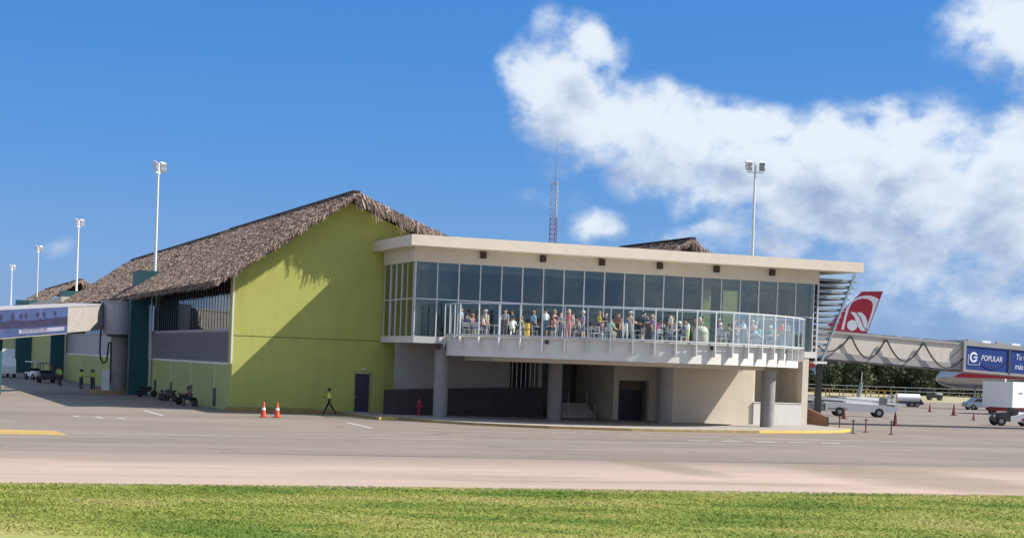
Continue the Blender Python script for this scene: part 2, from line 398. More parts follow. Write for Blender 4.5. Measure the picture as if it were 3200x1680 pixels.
# lawn: an uneven sheet with real blades on top
def grass_mat():
    m = bpy.data.materials.new('turf'); m.use_nodes = True; nt = m.node_tree
    bs = nt.nodes['Principled BSDF']; bs.inputs['Roughness'].default_value = .9; bs.inputs['Specular IOR Level'].default_value = .1
    geo = nn(nt, 'ShaderNodeNewGeometry')
    def noise(scale, det=6, st=(1, 1, 1)):
        mp = nn(nt, 'ShaderNodeMapping'); mp.inputs['Scale'].default_value = st; mp.inputs['Rotation'].default_value = (0, 0, -.3)
        nt.links.new(geo.outputs['Position'], mp.inputs[0])
        n = nn(nt, 'ShaderNodeTexNoise'); n.inputs['Scale'].default_value = scale; n.inputs['Detail'].default_value = det
        nt.links.new(mp.outputs[0], n.inputs['Vector']); return n.outputs['Fac']
    cr = nn(nt, 'ShaderNodeValToRGB'); e = cr.color_ramp.elements
    e[0].position = .36; e[0].color = (.115, .175, .032, 1); e[1].position = .80; e[1].color = (.38, .33, .15, 1)
    x = e.new(.52); x.color = (.235, .262, .062, 1)
    nt.links.new(noise(.33, 8, (.55, 1.3, 1)), cr.inputs[0])
    # dry patches, then the tint of the single blade
    dp = nn(nt, 'ShaderNodeMapRange', interpolation_type='SMOOTHSTEP'); dp.inputs['From Min'].default_value = .60; dp.inputs['From Max'].default_value = .74
    nt.links.new(noise(.21, 7, (.7, 1.1, 1)), dp.inputs['Value'])
    m1 = nn(nt, 'ShaderNodeMix', data_type='RGBA'); m1.inputs[7].default_value = (.40, .29, .165, 1)
    nt.links.new(mth(nt, 'MULTIPLY', dp.outputs[0], .75), m1.inputs[0]); nt.links.new(cr.outputs[0], m1.inputs[6])
    fn = noise(5.5, 5); hv = nn(nt, 'ShaderNodeHueSaturation'); nt.links.new(m1.outputs[2], hv.inputs['Color'])
    nt.links.new(mth(nt, 'ADD', .84, mth(nt, 'MULTIPLY', fn, .32)), hv.inputs['Value'])
    at = nn(nt, 'ShaderNodeAttribute', attribute_name='Col'); mm = nn(nt, 'ShaderNodeMix', data_type='RGBA', blend_type='MULTIPLY')
    nt.links.new(at.outputs['Alpha'], mm.inputs[0]); nt.links.new(hv.outputs[0], mm.inputs[6]); nt.links.new(at.outputs['Color'], mm.inputs[7])
    nt.links.new(mm.outputs[2], bs.inputs['Base Color'])
    return m
M_turf = grass_mat()
def make_lawn():
    xs = np.linspace(-75, 75, 151); rows = 42
    v = []; f = []
    for i, x in enumerate(xs):
        edge = gy(x) + .12*math.sin(x*1.7) + random.uniform(-.08, .08)
        for j in range(rows):
            t = j/(rows-1); y = -25 + (edge+25)*(t**.6)
            z = .015 + .004*math.sin(x*.9+y*.6)
            if j == rows-1: z = .0
            v.append((x, y, z))
    for i in range(len(xs)-1):
        for j in range(rows-1):
            a = i*rows+j; f.append((a, a+rows, a+rows+1, a+1))
    me = bpy.data.meshes.new('lawn'); me.from_pydata(v, [], f); me.materials.append(M_turf)
    ca = me.color_attributes.new('Col', 'FLOAT_COLOR', 'POINT'); ca.data.foreach_set('color', [1.0]*(4*len(v)))
    me.polygons.foreach_set('use_smooth', [True]*len(f)); link('lawn', me, kind='structure')
    # blades: dense in the strip the photograph shows
    N = 210000; rng = np.random.default_rng(3)
    x = rng.uniform(-24, 26, N); y = 33 + (gy(0)+x*t17+.18-33)*rng.random(N)**.8
    x = x*(y/48); y = np.minimum(y, gy(0)+x*t17+rng.normal(0.02, .09, N))
    h = rng.uniform(.006, .030, N)*(.6+.7*rng.random(N)); w = rng.uniform(.008, .022, N)
    a = rng.uniform(0, 2*np.pi, N); lx = rng.normal(0, .07, N); ly = rng.normal(0, .06, N)
    V = np.zeros((N, 3, 3)); z0 = .02
    V[:, 0] = np.stack([x-np.cos(a)*w, y-np.sin(a)*w, np.full(N, z0)], 1)
    V[:, 1] = np.stack([x+np.cos(a)*w, y+np.sin(a)*w, np.full(N, z0)], 1)
    V[:, 2] = np.stack([x+lx, y+ly, z0+.02+h], 1)
    C = rng.uniform(.92, 1.18, N)[:, None]*np.ones((1, 3))+np.stack([rng.uniform(0, .10, N), rng.uniform(0, .06, N), np.zeros(N)], 1)
    link('grass_blades', quads_mesh('grass_blades', V, C, M_turf, 3), kind='stuff',
         label='mown green lawn grass with dry straw patches along the taxiway', )['category'] = 'grass'
make_lawn()

# painted markings on the apron
def strip(name, p, q, w, mat, z=.008, parent=None, **kw):
    p, q = Vector((p[0], p[1], 0)), Vector((q[0], q[1], 0)); n = (q-p).normalized().cross(Vector((0, 0, 1)))*w/2
    me = bpy.data.meshes.new(name); me.from_pydata([tuple(a+Vector((0, 0, z))) for a in (p-n, q-n, q+n, p+n)], [], [(0, 1, 2, 3)])
    if me.polygons[0].normal.z < 0: me.flip_normals()
    me.materials.append(mat); o = link(name, me, parent); 
    if not parent: o['kind'] = 'structure'
    return o
def along(p, L, ang=ANG): return (p[0]+math.cos(ang)*L, p[1]+math.sin(ang)*L)
a0 = (-60, 57.4)
strip('painted_line', a0, along(a0, 150), .16, M_white_line)
strip('painted_line', (-8.2, 88.9), along((-8.2, 88.9), 55, math.radians(14)), .13, M_white_line)
for k in range(4):
    p = along((-24.2, 91.6), k*1.35, -.22)
    if k < 3: strip('painted_line', (p[0], p[1]+.6), (p[0]+.75, p[1]-.9), .17, M_white_line, z=.012)
strip('painted_line', along((-23.6, 91.5), 0, 0), along((-23.6, 91.5), 3.4, -.18), .15, M_white_line, z=.008)
strip('painted_line', (-22.9, 104.2), (-20.2, 97.0), .15, M_white_line)
strip('painted_line', (-9.4, 96.1), (-7.4, 89.6), .16, M_white_line, z=.012)
for k in range(5):
    p = along((9.5, 88.3), k*2.0, .33); strip('painted_dash', p, along(p, 1.15, .33), .3, M_white_line)
for k in range(7):
    p = along((2.0, 93.2), k*1.1, .2); strip('painted_dash', p, along(p, .75, -.5), .16, M_white_line, z=.012)
me = bpy.data.meshes.new('yellow_marking'); me.from_pydata([(-30, 67.6, .008), (-20.2, 71.2, .008), (-19.0, 71.6, .008), (-20.4, 74.8, .008), (-22.6, 74.4, .008), (-31, 70.6, .008)], [], [(0, 1, 2, 3, 4, 5)])
if me.polygons[0].normal.z < 0: me.flip_normals()
me.materials.append(M_yellow); link('yellow_marking', me, kind='structure')
# joints across the taxiway slabs
M_joint = pmat('joint_sealant', (.17, .15, .135), rough=.8)
for i, yy in enumerate((53.2, 57.1, 61.3)):
    strip('slab_joint', (-80, yy-80*math.tan(.292)), (80, yy+80*math.tan(.292)), .035, M_joint, z=.008)
strip('slab_joint', (-80, 65.6-80*math.tan(math.radians(16.5))), (80, 65.6+80*math.tan(math.radians(16.5))), .12, M_joint, z=.010)

# ================================================================== thatched terminal
M_green = pmat('lime_plaster', (.445, .455, .118), rough=.88, var=.06, scale=.9, bump=.25, bscale=9, stain=.38, stain_c=(.31, .32, .10))
M_green2 = pmat('lime_plaster_shade', (.36, .39, .155), rough=.88, var=.07, scale=.9, bump=.25, bscale=9, stain=.3, stain_c=(.27, .29, .09))  # same lime plaster, greyed to paint in the cool cast of shade
M_trim = pmat('pale_trim', (.72, .72, .66), rough=.6)
M_teal = pmat('teal_paint', (.018, .082, .092), rough=.55, var=.15)
M_steel = pmat('galvanised_steel', (.45, .47, .50), rough=.42, metal=.4, var=.1)
M_slat = pmat('grey_shutter', (.30, .30, .32), rough=.5, var=.08, stretch=(.3, .3, 3))
M_dark = pmat('dark_opening', (.035, .035, .042), rough=.5)
M_door = pmat('dark_blue_door', (.040, .042, .060), rough=.45)
M_frame = pmat('white_aluminium', (.58, .60, .61), rough=.4, var=.05)
M_win = glass_mat('terminal_glass', (.05, .07, .085), refl=.9, ior=1.5)
M_thatch_base = pmat('thatch_under', (.135, .105, .085), rough=.95, var=.35, scale=6, bump=.8, bscale=14, stretch=(1, 3, 1))
M_frond = attr_mat('palm_thatch', rough=.85, spec=.15)
M_orange = pmat('faded_orange_kerb', (.36, .21, .07), rough=.8, var=.2)
M_wood = pmat('dark_ridge_board', (.06, .048, .04), rough=.8)

def L(s, d, h): return (s, -d, h)       # building coordinates to the root's local axes

term = empty('thatched_terminal', GO, ANG, label='lime green terminal building with a thatched gable roof and grey shutters', cat='building')

FR_COLS = np.array([[.36, .270, .220], [.43, .330, .265], [.29, .215, .180], [.17, .125, .105], [.50, .40, .32], [.38, .275, .228]])
def fronds(rng, base, down, nrm, lat, Lr, Wr, lift, spread, cw):
    N = len(base)
    Ln = rng.uniform(*Lr, N)[:, None]; Wd = rng.uniform(*Wr, N)[:, None]
    dirv = down + lat*rng.normal(0, spread, N)[:, None]; dirv /= np.linalg.norm(dirv, axis=1)[:, None]
    side = np.cross(dirv, nrm); side /= np.linalg.norm(side, axis=1)[:, None]
    side = side + nrm*rng.normal(0, .55, N)[:, None]
    b = base + nrm*rng.uniform(.0, .05, N)[:, None]
    t = b + dirv*Ln + nrm*rng.uniform(*lift, N)[:, None]
    V = np.stack([b-side*Wd*.5, b+side*Wd*.5, t+side*Wd*.28, t-side*Wd*.28], 1)
    C = FR_COLS[rng.choice(len(FR_COLS), N, p=cw)]*rng.uniform(.72, 1.18, N)[:, None]
    return V, C
CW = [.27, .20, .20, .12, .09, .12]
CWF = [.27, .22, .20, .09, .10, .12]

def thatch(parent, sl, hl, sr, hr, s2, h2, d0, d1, n, seed, rake=True, right=True, k=1.0, far_rake=True):
    """gable roof, eave (sl,hl) - ridge (sr,hr) - eave (s2,h2), from d0 back to d1"""
    rng = np.random.default_rng(seed); T = .34
    m = MB(); Lr = d0-d1
    nu = max(6, int(Lr/1.2)); nv = 7
    for (a, ha, b, hb) in ((sl, hl, sr, hr), (sr, hr, s2, h2)):
        vs = []; fs = []
        for i in range(nu+1):
            for j in range(nv+1):
                u, v = i/nu, j/nv; jz = rng.uniform(-.05, .05) if 0 < j < nv else rng.uniform(-.03, .03)
                sag = -.10*math.sin(PI*v)
                vs.append((a+(b-a)*v, -(d0-Lr*u), ha+(hb-ha)*v+jz+sag))
        w = nv+1
        for i in range(nu):
            for j in range(nv): q = i*w+j; fs.append((q, q+1, q+w+1, q+w))
        o = len(vs); vs += [(x, y, z-T) for x, y, z in vs]
        for i in range(nu):
            for j in range(nv): q = o+i*w+j; fs.append((q, q+w, q+w+1, q+1))
        for j in range(nv):
            fs.append((j, j+1, o+j+1, o+j)); q = nu*w+j; fs.append((q+1, q, o+q, o+q+1))
        e = 0 if a == sl else nv
        for i in range(nu): q = i*w+e; fs.append((q, q+w, o+q+w, o+q))
        m.add(vs, fs)
    roof = m.build('thatch_roof', M_thatch_base, parent)
    Vs, Cs = [], []
    def plane(a, ha, b, hb, cnt, Lrg, Wrg, hide=False):
        run = np.array([b-a, 0, hb-ha]); ln = np.linalg.norm(run); up = run/ln; down = -up
        nrm = np.array([-(hb-ha), 0, (b-a)])/ln
        if nrm[2] < 0: nrm = -nrm
        u = rng.random(cnt); v = rng.random(cnt)
        base = np.stack([a+(b-a)*v, -(d0-Lr*u), ha+(hb-ha)*v-.08*np.sin(PI*v)], 1)
        V, C = fronds(rng, base, down, nrm, np.array([0, 1., 0]), Lrg, Wrg, (-.01, .12), .55, CW); Vs.append(V); Cs.append(C)
    plane(sl, hl, sr, hr, n, (.14*k, .42*k), (.025*k, .075*k))
    if right: plane(s2, h2, sr, hr, int(n*.25), (.14*k, .42*k), (.025*k, .075*k))
    # ragged fringe on the eave and on the two rakes
    def edge(p, q, cnt, down, nrm, Lrg, Wrg, jit):
        t = rng.random(cnt)[:, None]; base = np.asarray(p)*(1-t)+np.asarray(q)*t + rng.normal(0, jit, (cnt, 3))
        clump = .55+.45*np.abs(np.sin(t[:, 0]*np.linalg.norm(np.asarray(q)-np.asarray(p))*1.9+seed)+.4*np.sin(t[:, 0]*np.linalg.norm(np.asarray(q)-np.asarray(p))*5.3))
        V, C = fronds(rng, base, np.asarray(down), np.asarray(nrm), np.cross(down, nrm), Lrg, Wrg, (-.06, .10), .30, CWF)
        V[:, 2:] = V[:, :2][:, ::-1] + (V[:, 2:]-V[:, :2][:, ::-1])*clump[:, None, None]
        Vs.append(V); Cs.append(C)
    sl_n = np.array([sl-sr, 0, hl-hr]); sl_n = sl_n/np.linalg.norm(sl_n)
    edge((sl+.1, -d0, hl-.05), (sl+.1, -d1, hl-.05), int(Lr*130/k), sl_n*.75+np.array([0, 0, -.65]), (-.75, 0, .65), (.20*k, .48*k), (.02*k, .055*k), .08)
    if rake:
        edge((sl, -d0, hl-.1), (sr, -d0, hr-.1), 2600, sl_n*.45+np.array([0, -.12, -.85]), (0, -1, 0), (.10, .34), (.02, .05), .07)
        r_n = np.array([s2-sr, 0, h2-hr]); r_n = r_n/np.linalg.norm(r_n)
        edge((sr, -d0, hr-.1), (s2, -d0, h2-.1), 700, r_n*.35+np.array([0, -.08, -.92]), (0, -1, 0), (.28, 1.25), (.02, .07), .08)
        edge((s2, -d0, h2-.1), (s2, -max(d1, d0-6), h2-.1), 500, np.array([.5, 0, -.85]), (.85, 0, .5), (.4, .9), (.04, .11), .09)
    if far_rake:
        edge((sl, -d1, hl), (sr, -d1, hr), 500, sl_n*.5+np.array([0, .2, -.75]), (0, 1, 0), (.2, .55), (.04, .12), .09)
    link('thatch_fronds', quads_mesh('thatch_fronds', np.concatenate(Vs), np.concatenate(Cs), M_frond), roof, kind='stuff')
    mm = MB().beam((sr, -d0-.1, hr+.05), (sr, -d1, hr+.05), .5, .12); mm.build('ridge_cap', M_wood, roof)
    return roof

# roofs: front block, second block behind the light mast, third far block
thatch(term, -1.55, 8.45, 7.6, 14.75, 14.3, 12.1, 1.55, -38.5, 150000, 11)
thatch(term, -1.55, 8.45, 7.6, 14.68, 16, 11.4, -39.3, -97.0, 80000, 12, rake=False, right=False, k=1.35)
thatch(term, -1.5, 8.6, 8.2, 14.3, 17, 10.9, -153.0, -206, 9000, 13, rake=True, right=False, k=1.9)

# gable wall in two lifts with a shadow joint between; door opening in the lower lift
yb = .42
def wallpoly(pts, d, th, name, mat):
    m = MB().extr([L(s, d, h) for s, h in pts], (0, th, 0)); return m.build(name, mat, term)
wallpoly([(0, 0), (8.38, 0), (8.38, 2.74), (9.45, 2.74), (9.45, 0), (13.4, 0), (13.4, 4.93), (0, 4.93)], 0, yb, 'wall', M_green)
wallpoly([(0.0, 4.97), (13.4, 4.97), (13.4, 11.75), (7.6, 14.2), (0, 8.95)], .02, yb, 'wall', M_green)
B(0.02, 13.3, .05, yb, 4.9, 5.0).build('joint_strip', M_dark, term)
B(-.10, .0, -.035, .14, 3.1, 8.85).build('corner_trim', M_trim, term)
dr = B(8.40, 9.43, .16, .22, .15, 2.73).build('door', M_door, term)
B(8.50, 8.53, .10, .16, 1.05, 1.22).build('handle', M_steel, dr)
MB().box(8.30, 8.40, -.02, .16, 0.02, 2.84).box(9.43, 9.53, -.02, .16, .02, 2.84).box(8.40, 9.43, -.02, .16, 2.74, 2.84).build('door_frame', pmat('green_frame', (.30, .33, .12), rough=.6), term)
lp = B(8.78, 9.05, -.16, .0, 2.98, 3.06).build('door_lamp', M_trim, term)
B(-.45, 7.4, -.55, -.0, 0.0, .15).build('kerb', M_orange, term)
B(-.30, 6.9, -.02, -.004, .15, .30).build('skirting', pmat('skirting', (.30, .26, .10), rough=.8), term)

# side wall below: plaster, pilaster strips, vents; shutter band and windows above, set back a little
def side(d0, d1, vents, slats, mull, pitch):
    B(0, .35, -d0, -d1, 0, 3.02).build('wall', M_green2, term)
    B(.05, .40, -d0, -d1, 3.02, 3.14).build('ledge', M_trim, term)
    B(.24, .44, -d0, -d1, 3.14, 5.25).build('wall', M_slat, term)
    B(.12, .40, -d0, -d1, 5.25, 5.42).build('window_sill', M_slat, term)
    B(.24, .44, -d0, -d1, 8.6, 9.4).build('wall', M_dark, term)
    B(4.4, 4.6, -d0, -d1, 5.3, 9.4).build('inner_wall', pmat('inner_wall', (.08, .08, .09), rough=.8), term)
    B(.44, 4.4, -d0, -d1, 5.2, 5.3).build('inner_floor', pmat('inner_floor', (.15, .15, .16), rough=.5), term)
    if slats:
        me = MB().extr([(.24, 0, 0), (.12, 0, .02), (.10, 0, .05), (.24, 0, .12)], (0, d0-d1-.2, 0)).mesh('shutter_slat', M_slat)
        for k in range(slats): link('shutter_slat', me, term, (0, -d0+.1, 3.2+k*(2.0/slats)))
    n = int((d0-d1)/pitch)
    mm = B(.20, .28, -.025, .025, 5.42, 8.6).mesh('mullion', pmat('dark_mullion', (.13, .14, .16), rough=.5)); mp = B(.222, .238, .04, pitch-.04, 5.42, 8.6).mesh('window_pane', M_win)
    for k in range(n+1):
        if k < n: link('window_pane', mp, term, (0, -d0+k*pitch, 0))
        if mull: link('mullion', mm, term, (0, -d0+k*pitch, 0))
    for dv in vents:
        B(-.03, .05, -dv-.5, -dv+.5, .12, 1.36).build('vent', M_dark, term)
        B(-.03, -.003, -dv-.24, -dv+.24, 1.40, 3.0).build('pilaster_strip', pmat('pilaster', (.47, .50, .24), rough=.8), term)
side(-1.3, -32.4, (-5.5, -14.3, -22.8, -30.4), 15, True, 1.035)
B(0, .35, .42, 1.3, 0, 3.02).build('wall', M_green2, term)
B(.0, .35, .42, 1.3, 3.02, 8.9).build('wall', M_green, term)
side(-33.4, -97.0, (-50, -60, -70, -80), 0, True, 2.12)

# teal columns standing proud of the side wall, drainpipe, and the mast pylons between the roofs
def teal_column(d):
    B(-1.75, -.2, -d, -d+1.0, 0, 8.1).build('column', M_teal, term)
    MB().cyl((-.05, -d-.12, .1), (-.05, -d-.12, 8.3), .09, n=8).build('drainpipe', M_steel, term)
for d in (-33.4, -96.5): teal_column(d)
B(.0, 2.6, 41.2, 45.0, 0, 10.85).build('pylon', M_teal, term)
B(.35, 3.0, 105.5, 109.5, 0, 10.9).build('pylon', M_teal, term)
B(-2.2, 3.4, 140, 143, 0, 10.4).build('pylon', M_teal, term)
# flat linking roofs far down the pier
B(-.6, 16, 97.5, 153, 9.2, 9.9).build('flat_roof', pmat('cream_plaster', (.62, .56, .46), rough=.85, var=.06), term)
B(-.6, 16, 207, 320, 8.6, 9.9).build('flat_roof', MATS['cream_plaster'], term)
B(.0, 16, 98, 320, 0.02, 9.1).build('wall', M_green2, term)

# ================================================================== glazed pavilion with the terrace
M_cream = pmat('cream_render', (.66, .58, .47), rough=.85, var=.05, scale=1.1, bump=.12, bscale=12, stain=.16, stain_c=(.45, .39, .31))
M_cream2 = pmat('cream_wall', (.63, .56, .455), rough=.85, var=.05, scale=.8, bump=.12, bscale=12, stain=.18, stain_c=(.44, .38, .29))
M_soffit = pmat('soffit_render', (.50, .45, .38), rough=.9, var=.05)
M_white = pmat('white_render', (.66, .64, .60), rough=.8, var=.05, scale=1.2, stain=.34, stain_c=(.5, .48, .44))
M_concrete = pmat('column_concrete', (.27, .26, .25), rough=.85, var=.14, scale=1.6, bump=.3, stain=.45, stain_c=(.19, .18, .17))
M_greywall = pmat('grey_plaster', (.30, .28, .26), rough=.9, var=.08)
M_brown = pmat('maroon_low_wall', (.055, .038, .040), rough=.7, var=.2)
M_rampw = pmat('rust_ramp_wall', (.19, .095, .075), rough=.8, var=.1)
M_glass = glass_mat('pavilion_glass', (.64, .69, .68), refl=2.0, ior=1.5)
M_rail_glass = glass_mat('rail_glass', (.91, .95, .945), refl=.30, ior=1.45)
M_inner = pmat('interior_grey', (.27, .28, .29), rough=.8)
M_ceil = pmat('interior_ceiling', (.55, .56, .57), rough=.8)
M_bluegrey = pmat('louvre_metal', (.25, .31, .35), rough=.45, metal=.2)
M_lightbox = pmat('bronze_lightbox', (.050, .030, .022), rough=.5)
M_paving = pmat('walk_paving', (.33, .30, .27), rough=.85, var=.12, scale=1.2, stain=.3, stain_c=(.22, .2, .18))

pav = empty('glass_pavilion', W(10.12, 7), ANG, label='cream pavilion with a flat canopy, upstairs glazing and a curved open terrace', cat='building')
OX, OY = 10.12, -7.0
def Pl(s, d, h): return (s-OX, -d-OY, h)
def Bp(s0, s1, d0, d1, h0, h1): return MB().box(s0-OX, s1-OX, -max(d0, d1)-OY, -min(d0, d1)-OY, h0, h1)
def polyP(pts): return [(s-OX, -d-OY) for s, d in pts]

S0, S1, DF = 10.12, 39.6, 7.0
Bp(S0-.02, S1+.2, -4, DF+.14, 4.87, 5.30).build('floor_slab', M_white, pav)
roof = Bp(9.3, 42.55, -4.5, 8.6, 10.97, 11.63).build('canopy_roof', M_cream, pav)
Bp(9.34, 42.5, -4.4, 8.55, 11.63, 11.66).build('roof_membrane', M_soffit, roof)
Bp(10.02, 39.85, DF-.22, DF+.12, 10.06, 10.97).build('header_beam', M_cream2, pav)
Bp(10.02, 10.34, .35, DF-.24, 10.06, 10.97).build('header_beam', M_cream2, pav)
Bp(S1-.1, 39.85, -4, DF-.24, 10.06, 10.97).build('header_beam', M_cream2, pav)
# inside
Bp(S0+.35, S1-.35, DF-.75, DF-.62, 9.60, 9.86).build('bulkhead', M_white, pav)
Bp(S0+.3, S1-.2, -3.9, DF-.3, 9.86, 10.05).build('ceiling', M_ceil, pav)
Bp(13.5, 36.5, -4.1, -3.9, 5.3, 9.86).build('inner_wall', M_inner, pav)
Bp(13.45, 13.6, -3.9, .0, 5.3, 9.86).build('inner_wall', M_inner, pav)
Bp(24.5, 32, -.2, .0, 5.3, 8.1).build('bar_wall', pmat('bar_wall', (.12, .16, .17), rough=.7), pav)
for s in (12.3, 19.8, 26.9, 33.2):
    MB().cyl(Pl(s, 4.6, 5.3), Pl(s, 4.6, 9.86), .42, n=20).build('inner_column', M_concrete, pav, smooth=True)
M_disc = pmat('pale_lamp_glass', (.75, .80, .80), rough=.2)
for k in range(8):
    q = MB().lathe([(0, .0), (.18, .02), (.24, .10), (.18, .2), (.03, .24)], Pl(14.6+k*2.15, 3.2, 7.35), 12).build('pendant_lamp', M_disc, pav, smooth=True)
    MB().cyl(Pl(14.6+k*2.15, 3.2, 7.58), Pl(14.6+k*2.15, 3.2, 9.86), .012, n=5).build('cord', M_dark, q)
# glazing: mullions, transom, every pane
PIT = 1.474
nb = 20
fm = MB().box(-.032, .032, -.07, .07, 5.3, 10.06).mesh('mullion', M_frame)
tm = MB().box(.042, PIT-.042, -.05, .05, -.035, .035).mesh('transom', M_frame)
pl_ = MB().box(.042, PIT-.042, -.008, .008, 5.3, 7.665).mesh('glass_pane', M_glass)
pu_ = MB().box(.042, PIT-.042, -.008, .008, 7.735, 10.06).mesh('glass_pane', M_glass)
def run(p, q, n):
    p, q = Vector(p), Vector(q); a = math.atan2((q-p).y, (q-p).x); st = (q-p)/n; k = (q-p).length/n/PIT
    for i in range(n+1):
        o = p+st*i
        link('mullion', fm, pav, (o.x, o.y, 0), (0, 0, a))
        if i < n:
            for me, z in ((tm, 7.70), (pl_, 0), (pu_, 0)):
                x = link('transom' if me is tm else 'glass_pane', me, pav, (o.x, o.y, z), (0, 0, a)); x.scale = (k, 1, 1)
                if me is not tm: x.rotation_euler = (random.uniform(-.006, .006), 0, a+random.uniform(-.004, .004))
run(Pl(S0+.06, DF-.08, 0), Pl(S1, DF-.08, 0), nb)
run(Pl(S0+.06, .42, 0), Pl(S0+.06, DF-.30, 0), 5)
run(Pl(S1, DF-.30, 0), Pl(S1, -3.9, 0), 7)
for s in (14.63, 18.81, 23.05, 27.34, 31.66, 36.02):
    Bp(s-.17, s+.17, DF+.125, DF+.42, 10.47, 10.89).build('wall_light', M_lightbox, pav)
Bp(11.6, 11.9, DF+.145, DF+.36, 4.50, 4.86).build('wall_light', M_lightbox, pav)
# glass-side sun blades inside the left return
for k in range(4):
    Bp(10.7, 10.82, 1.2+k*1.35, 1.75+k*1.35, 5.3, 9.86).build('blind_panel', pmat('pale_blind', (.45, .52, .50), rough=.7), pav)

# sun louvres on the right end
lv = Pl(39.9, 1.2, 0)
for i in range(14):
    h = 10.35-i*.415; tip = 43.35-i*.20
    m = MB().extr([Pl(40.05, 6.75, h), Pl(tip, 6.75, h-.02), Pl(tip-.30, 6.75, h+.16), Pl(40.05, 6.75, h+.20)], (0, 6.2, 0))
    m.build('louvre_blade', M_bluegrey, pav)
for d in (6.85, .5):
    MB().beam(Pl(43.0, d, 10.95), Pl(40.5, d, 4.7), .12, .16).build('louvre_strut', M_bluegrey, pav)
MB().beam(Pl(40.0, 6.86, 4.4), Pl(40.0, 6.86, 10.95), .10, .10).build('louvre_post', M_frame, pav)
Bp(S1+.21, 40.9, -1, 6.9, 4.5, 4.66).build('louvre_sill', M_white, pav)

# terrace: slab on an arc, ledge, brackets, glass railing
AC = (24.3, 2.2); RF, RR = 14.65, 15.0; A0, A1 = math.radians(145.4), math.radians(33.6)
def arc(R, t): return (AC[0]+R*math.cos(t), AC[1]+R*math.sin(t))
NP = 22
fine = [A0+(A1-A0)*i/88 for i in range(89)]
pts = [(12.35, DF+.15)] + [arc(RF, t) for t in fine] + [(34.2, DF+.15)]
ter = MB().prism(polyP(pts), 4.12, 5.30).build('terrace_slab', M_white, pav, smooth=True)
pts = [(12.30, DF+.16)] + [arc(RF+.17, t) for t in fine] + [(34.4, DF+.16)]
MB().prism(polyP(pts), 5.304, 5.40).build('terrace_ledge', M_white, ter)
pts = [(13.6, DF+.2)] + [arc(RF-1.5, t) for t in fine[4:-10]] + [(33.0, DF+.2)]
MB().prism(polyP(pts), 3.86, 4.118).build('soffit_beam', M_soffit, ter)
ang = [A0+(A1-A0)*i/(NP-1) for i in range(NP)]
fin = MB().box(RF-.05, RR+.03, -.03, .03, 4.56, 5.30).mesh('bracket', M_white)
post = MB().box(RR-.035, RR+.035, -.035, .035, 4.56, 7.40).mesh('rail_post', M_frame)
rail = empty('terrace_railing', W(AC[0], AC[1]), ANG, label='white framed glass railing along the curved terrace edge', cat='railing')
for t in ang:
    a = math.atan2(-math.sin(t), math.cos(t))
    link('bracket', fin, pav, (AC[0]-OX, -AC[1]-OY, 0), (0, 0, a))
    pm = post
    link('rail_post', pm, rail, (0, 0, 0), (0, 0, a))
def rail_run(p, q, name='glass_panel'):
    """one bay of the railing between two points given in building coordinates"""
    f = lambda x, h: (x[0]-AC[0], -(x[1]-AC[1]), h)
    MB().beam(f(p, 7.40), f(q, 7.40), .07, .07).build('top_rail', M_frame, rail)
    MB().beam(f(p, 5.46), f(q, 5.46), .06, .07).build('bottom_rail', M_frame, rail)
    MB().beam(f(p, 6.43), f(q, 6.43), .012, 1.86).build('glass_panel', M_rail_glass, rail)
for i in range(NP-1): rail_run(arc(RR, ang[i]), arc(RR, ang[i+1]))
lp0 = arc(RR, A0); lp1 = (12.15, DF+.3); nL = 3
lps = [(lp1[0]+(lp0[0]-lp1[0])*i/nL, lp1[1]+(lp0[1]-lp1[1])*i/nL) for i in range(nL+1)]
def rpost(p): MB().box(p[0]-AC[0]-.035, p[0]-AC[0]+.035, -(p[1]-AC[1])-.035, -(p[1]-AC[1])+.035, 4.7, 7.40).build('rail_post', M_frame, rail)
for i in range(nL):
    rail_run(lps[i], lps[i+1]); rpost(lps[i])
rp0 = arc(RR, A1); rp1 = (34.9, DF+.35)
rail_run(rp0, rp1); rpost(rp1)

for t in (.80, .43, .17):
    a_ = A1+(A0-A1)*t; c_ = arc(RF+.10, a_)
    sp_ = MB().cyl(Pl(c_[0], c_[1], 5.02), Pl(c_[0], c_[1], 5.22), .11, .13, 10).build('terrace_spotlight', M_dark, pav)
    MB().beam(Pl(*arc(RF-.02, a_), 5.2), Pl(*arc(RF+.1, a_), 5.2), .05, .05).build('spotlight_arm', M_dark, sp_)
# columns
for (s, d, top) in ((12.28, 6.55, 4.87), (19.76, 7.75, 3.86), (26.86, 9.69, 3.86), (33.25, 12.04, 3.86)):
    MB().cyl(Pl(s, d, .10), Pl(s, d, top), .47, n=28).build('column', M_concrete, pav, smooth=True)
# ground floor under the terrace
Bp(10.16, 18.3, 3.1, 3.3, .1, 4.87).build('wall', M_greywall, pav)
m = MB().extr([Pl(9.35, 3.75, .1), Pl(20.6, 3.75, .1), Pl(20.6, 3.75, 2.2), Pl(14, 3.75, 1.95), Pl(9.35, 3.75, 1.76)], (0, .2, 0)); m.build('low_wall', M_brown, pav)
Bp(18.3, 20.6, .9, 1.1, .1, 4.87).build('wall', M_dark, pav)
for k in range(7):
    MB().cyl(Pl(18.5+k*.33, 3.2, .1), Pl(18.5+k*.33, 3.2, 4.8), .035, n=6).build('bar', M_steel, pav)
Bp(20.6, 25.5, -3.3, -3.1, .1, 4.87).build('wall', M_inner, pav)
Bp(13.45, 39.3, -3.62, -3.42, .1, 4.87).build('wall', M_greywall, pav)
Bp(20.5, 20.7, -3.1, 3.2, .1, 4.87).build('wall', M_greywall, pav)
Bp(21.0, 21.9, -3.05, -2.9, 1.8, 3.4).build('window', M_dark, pav)
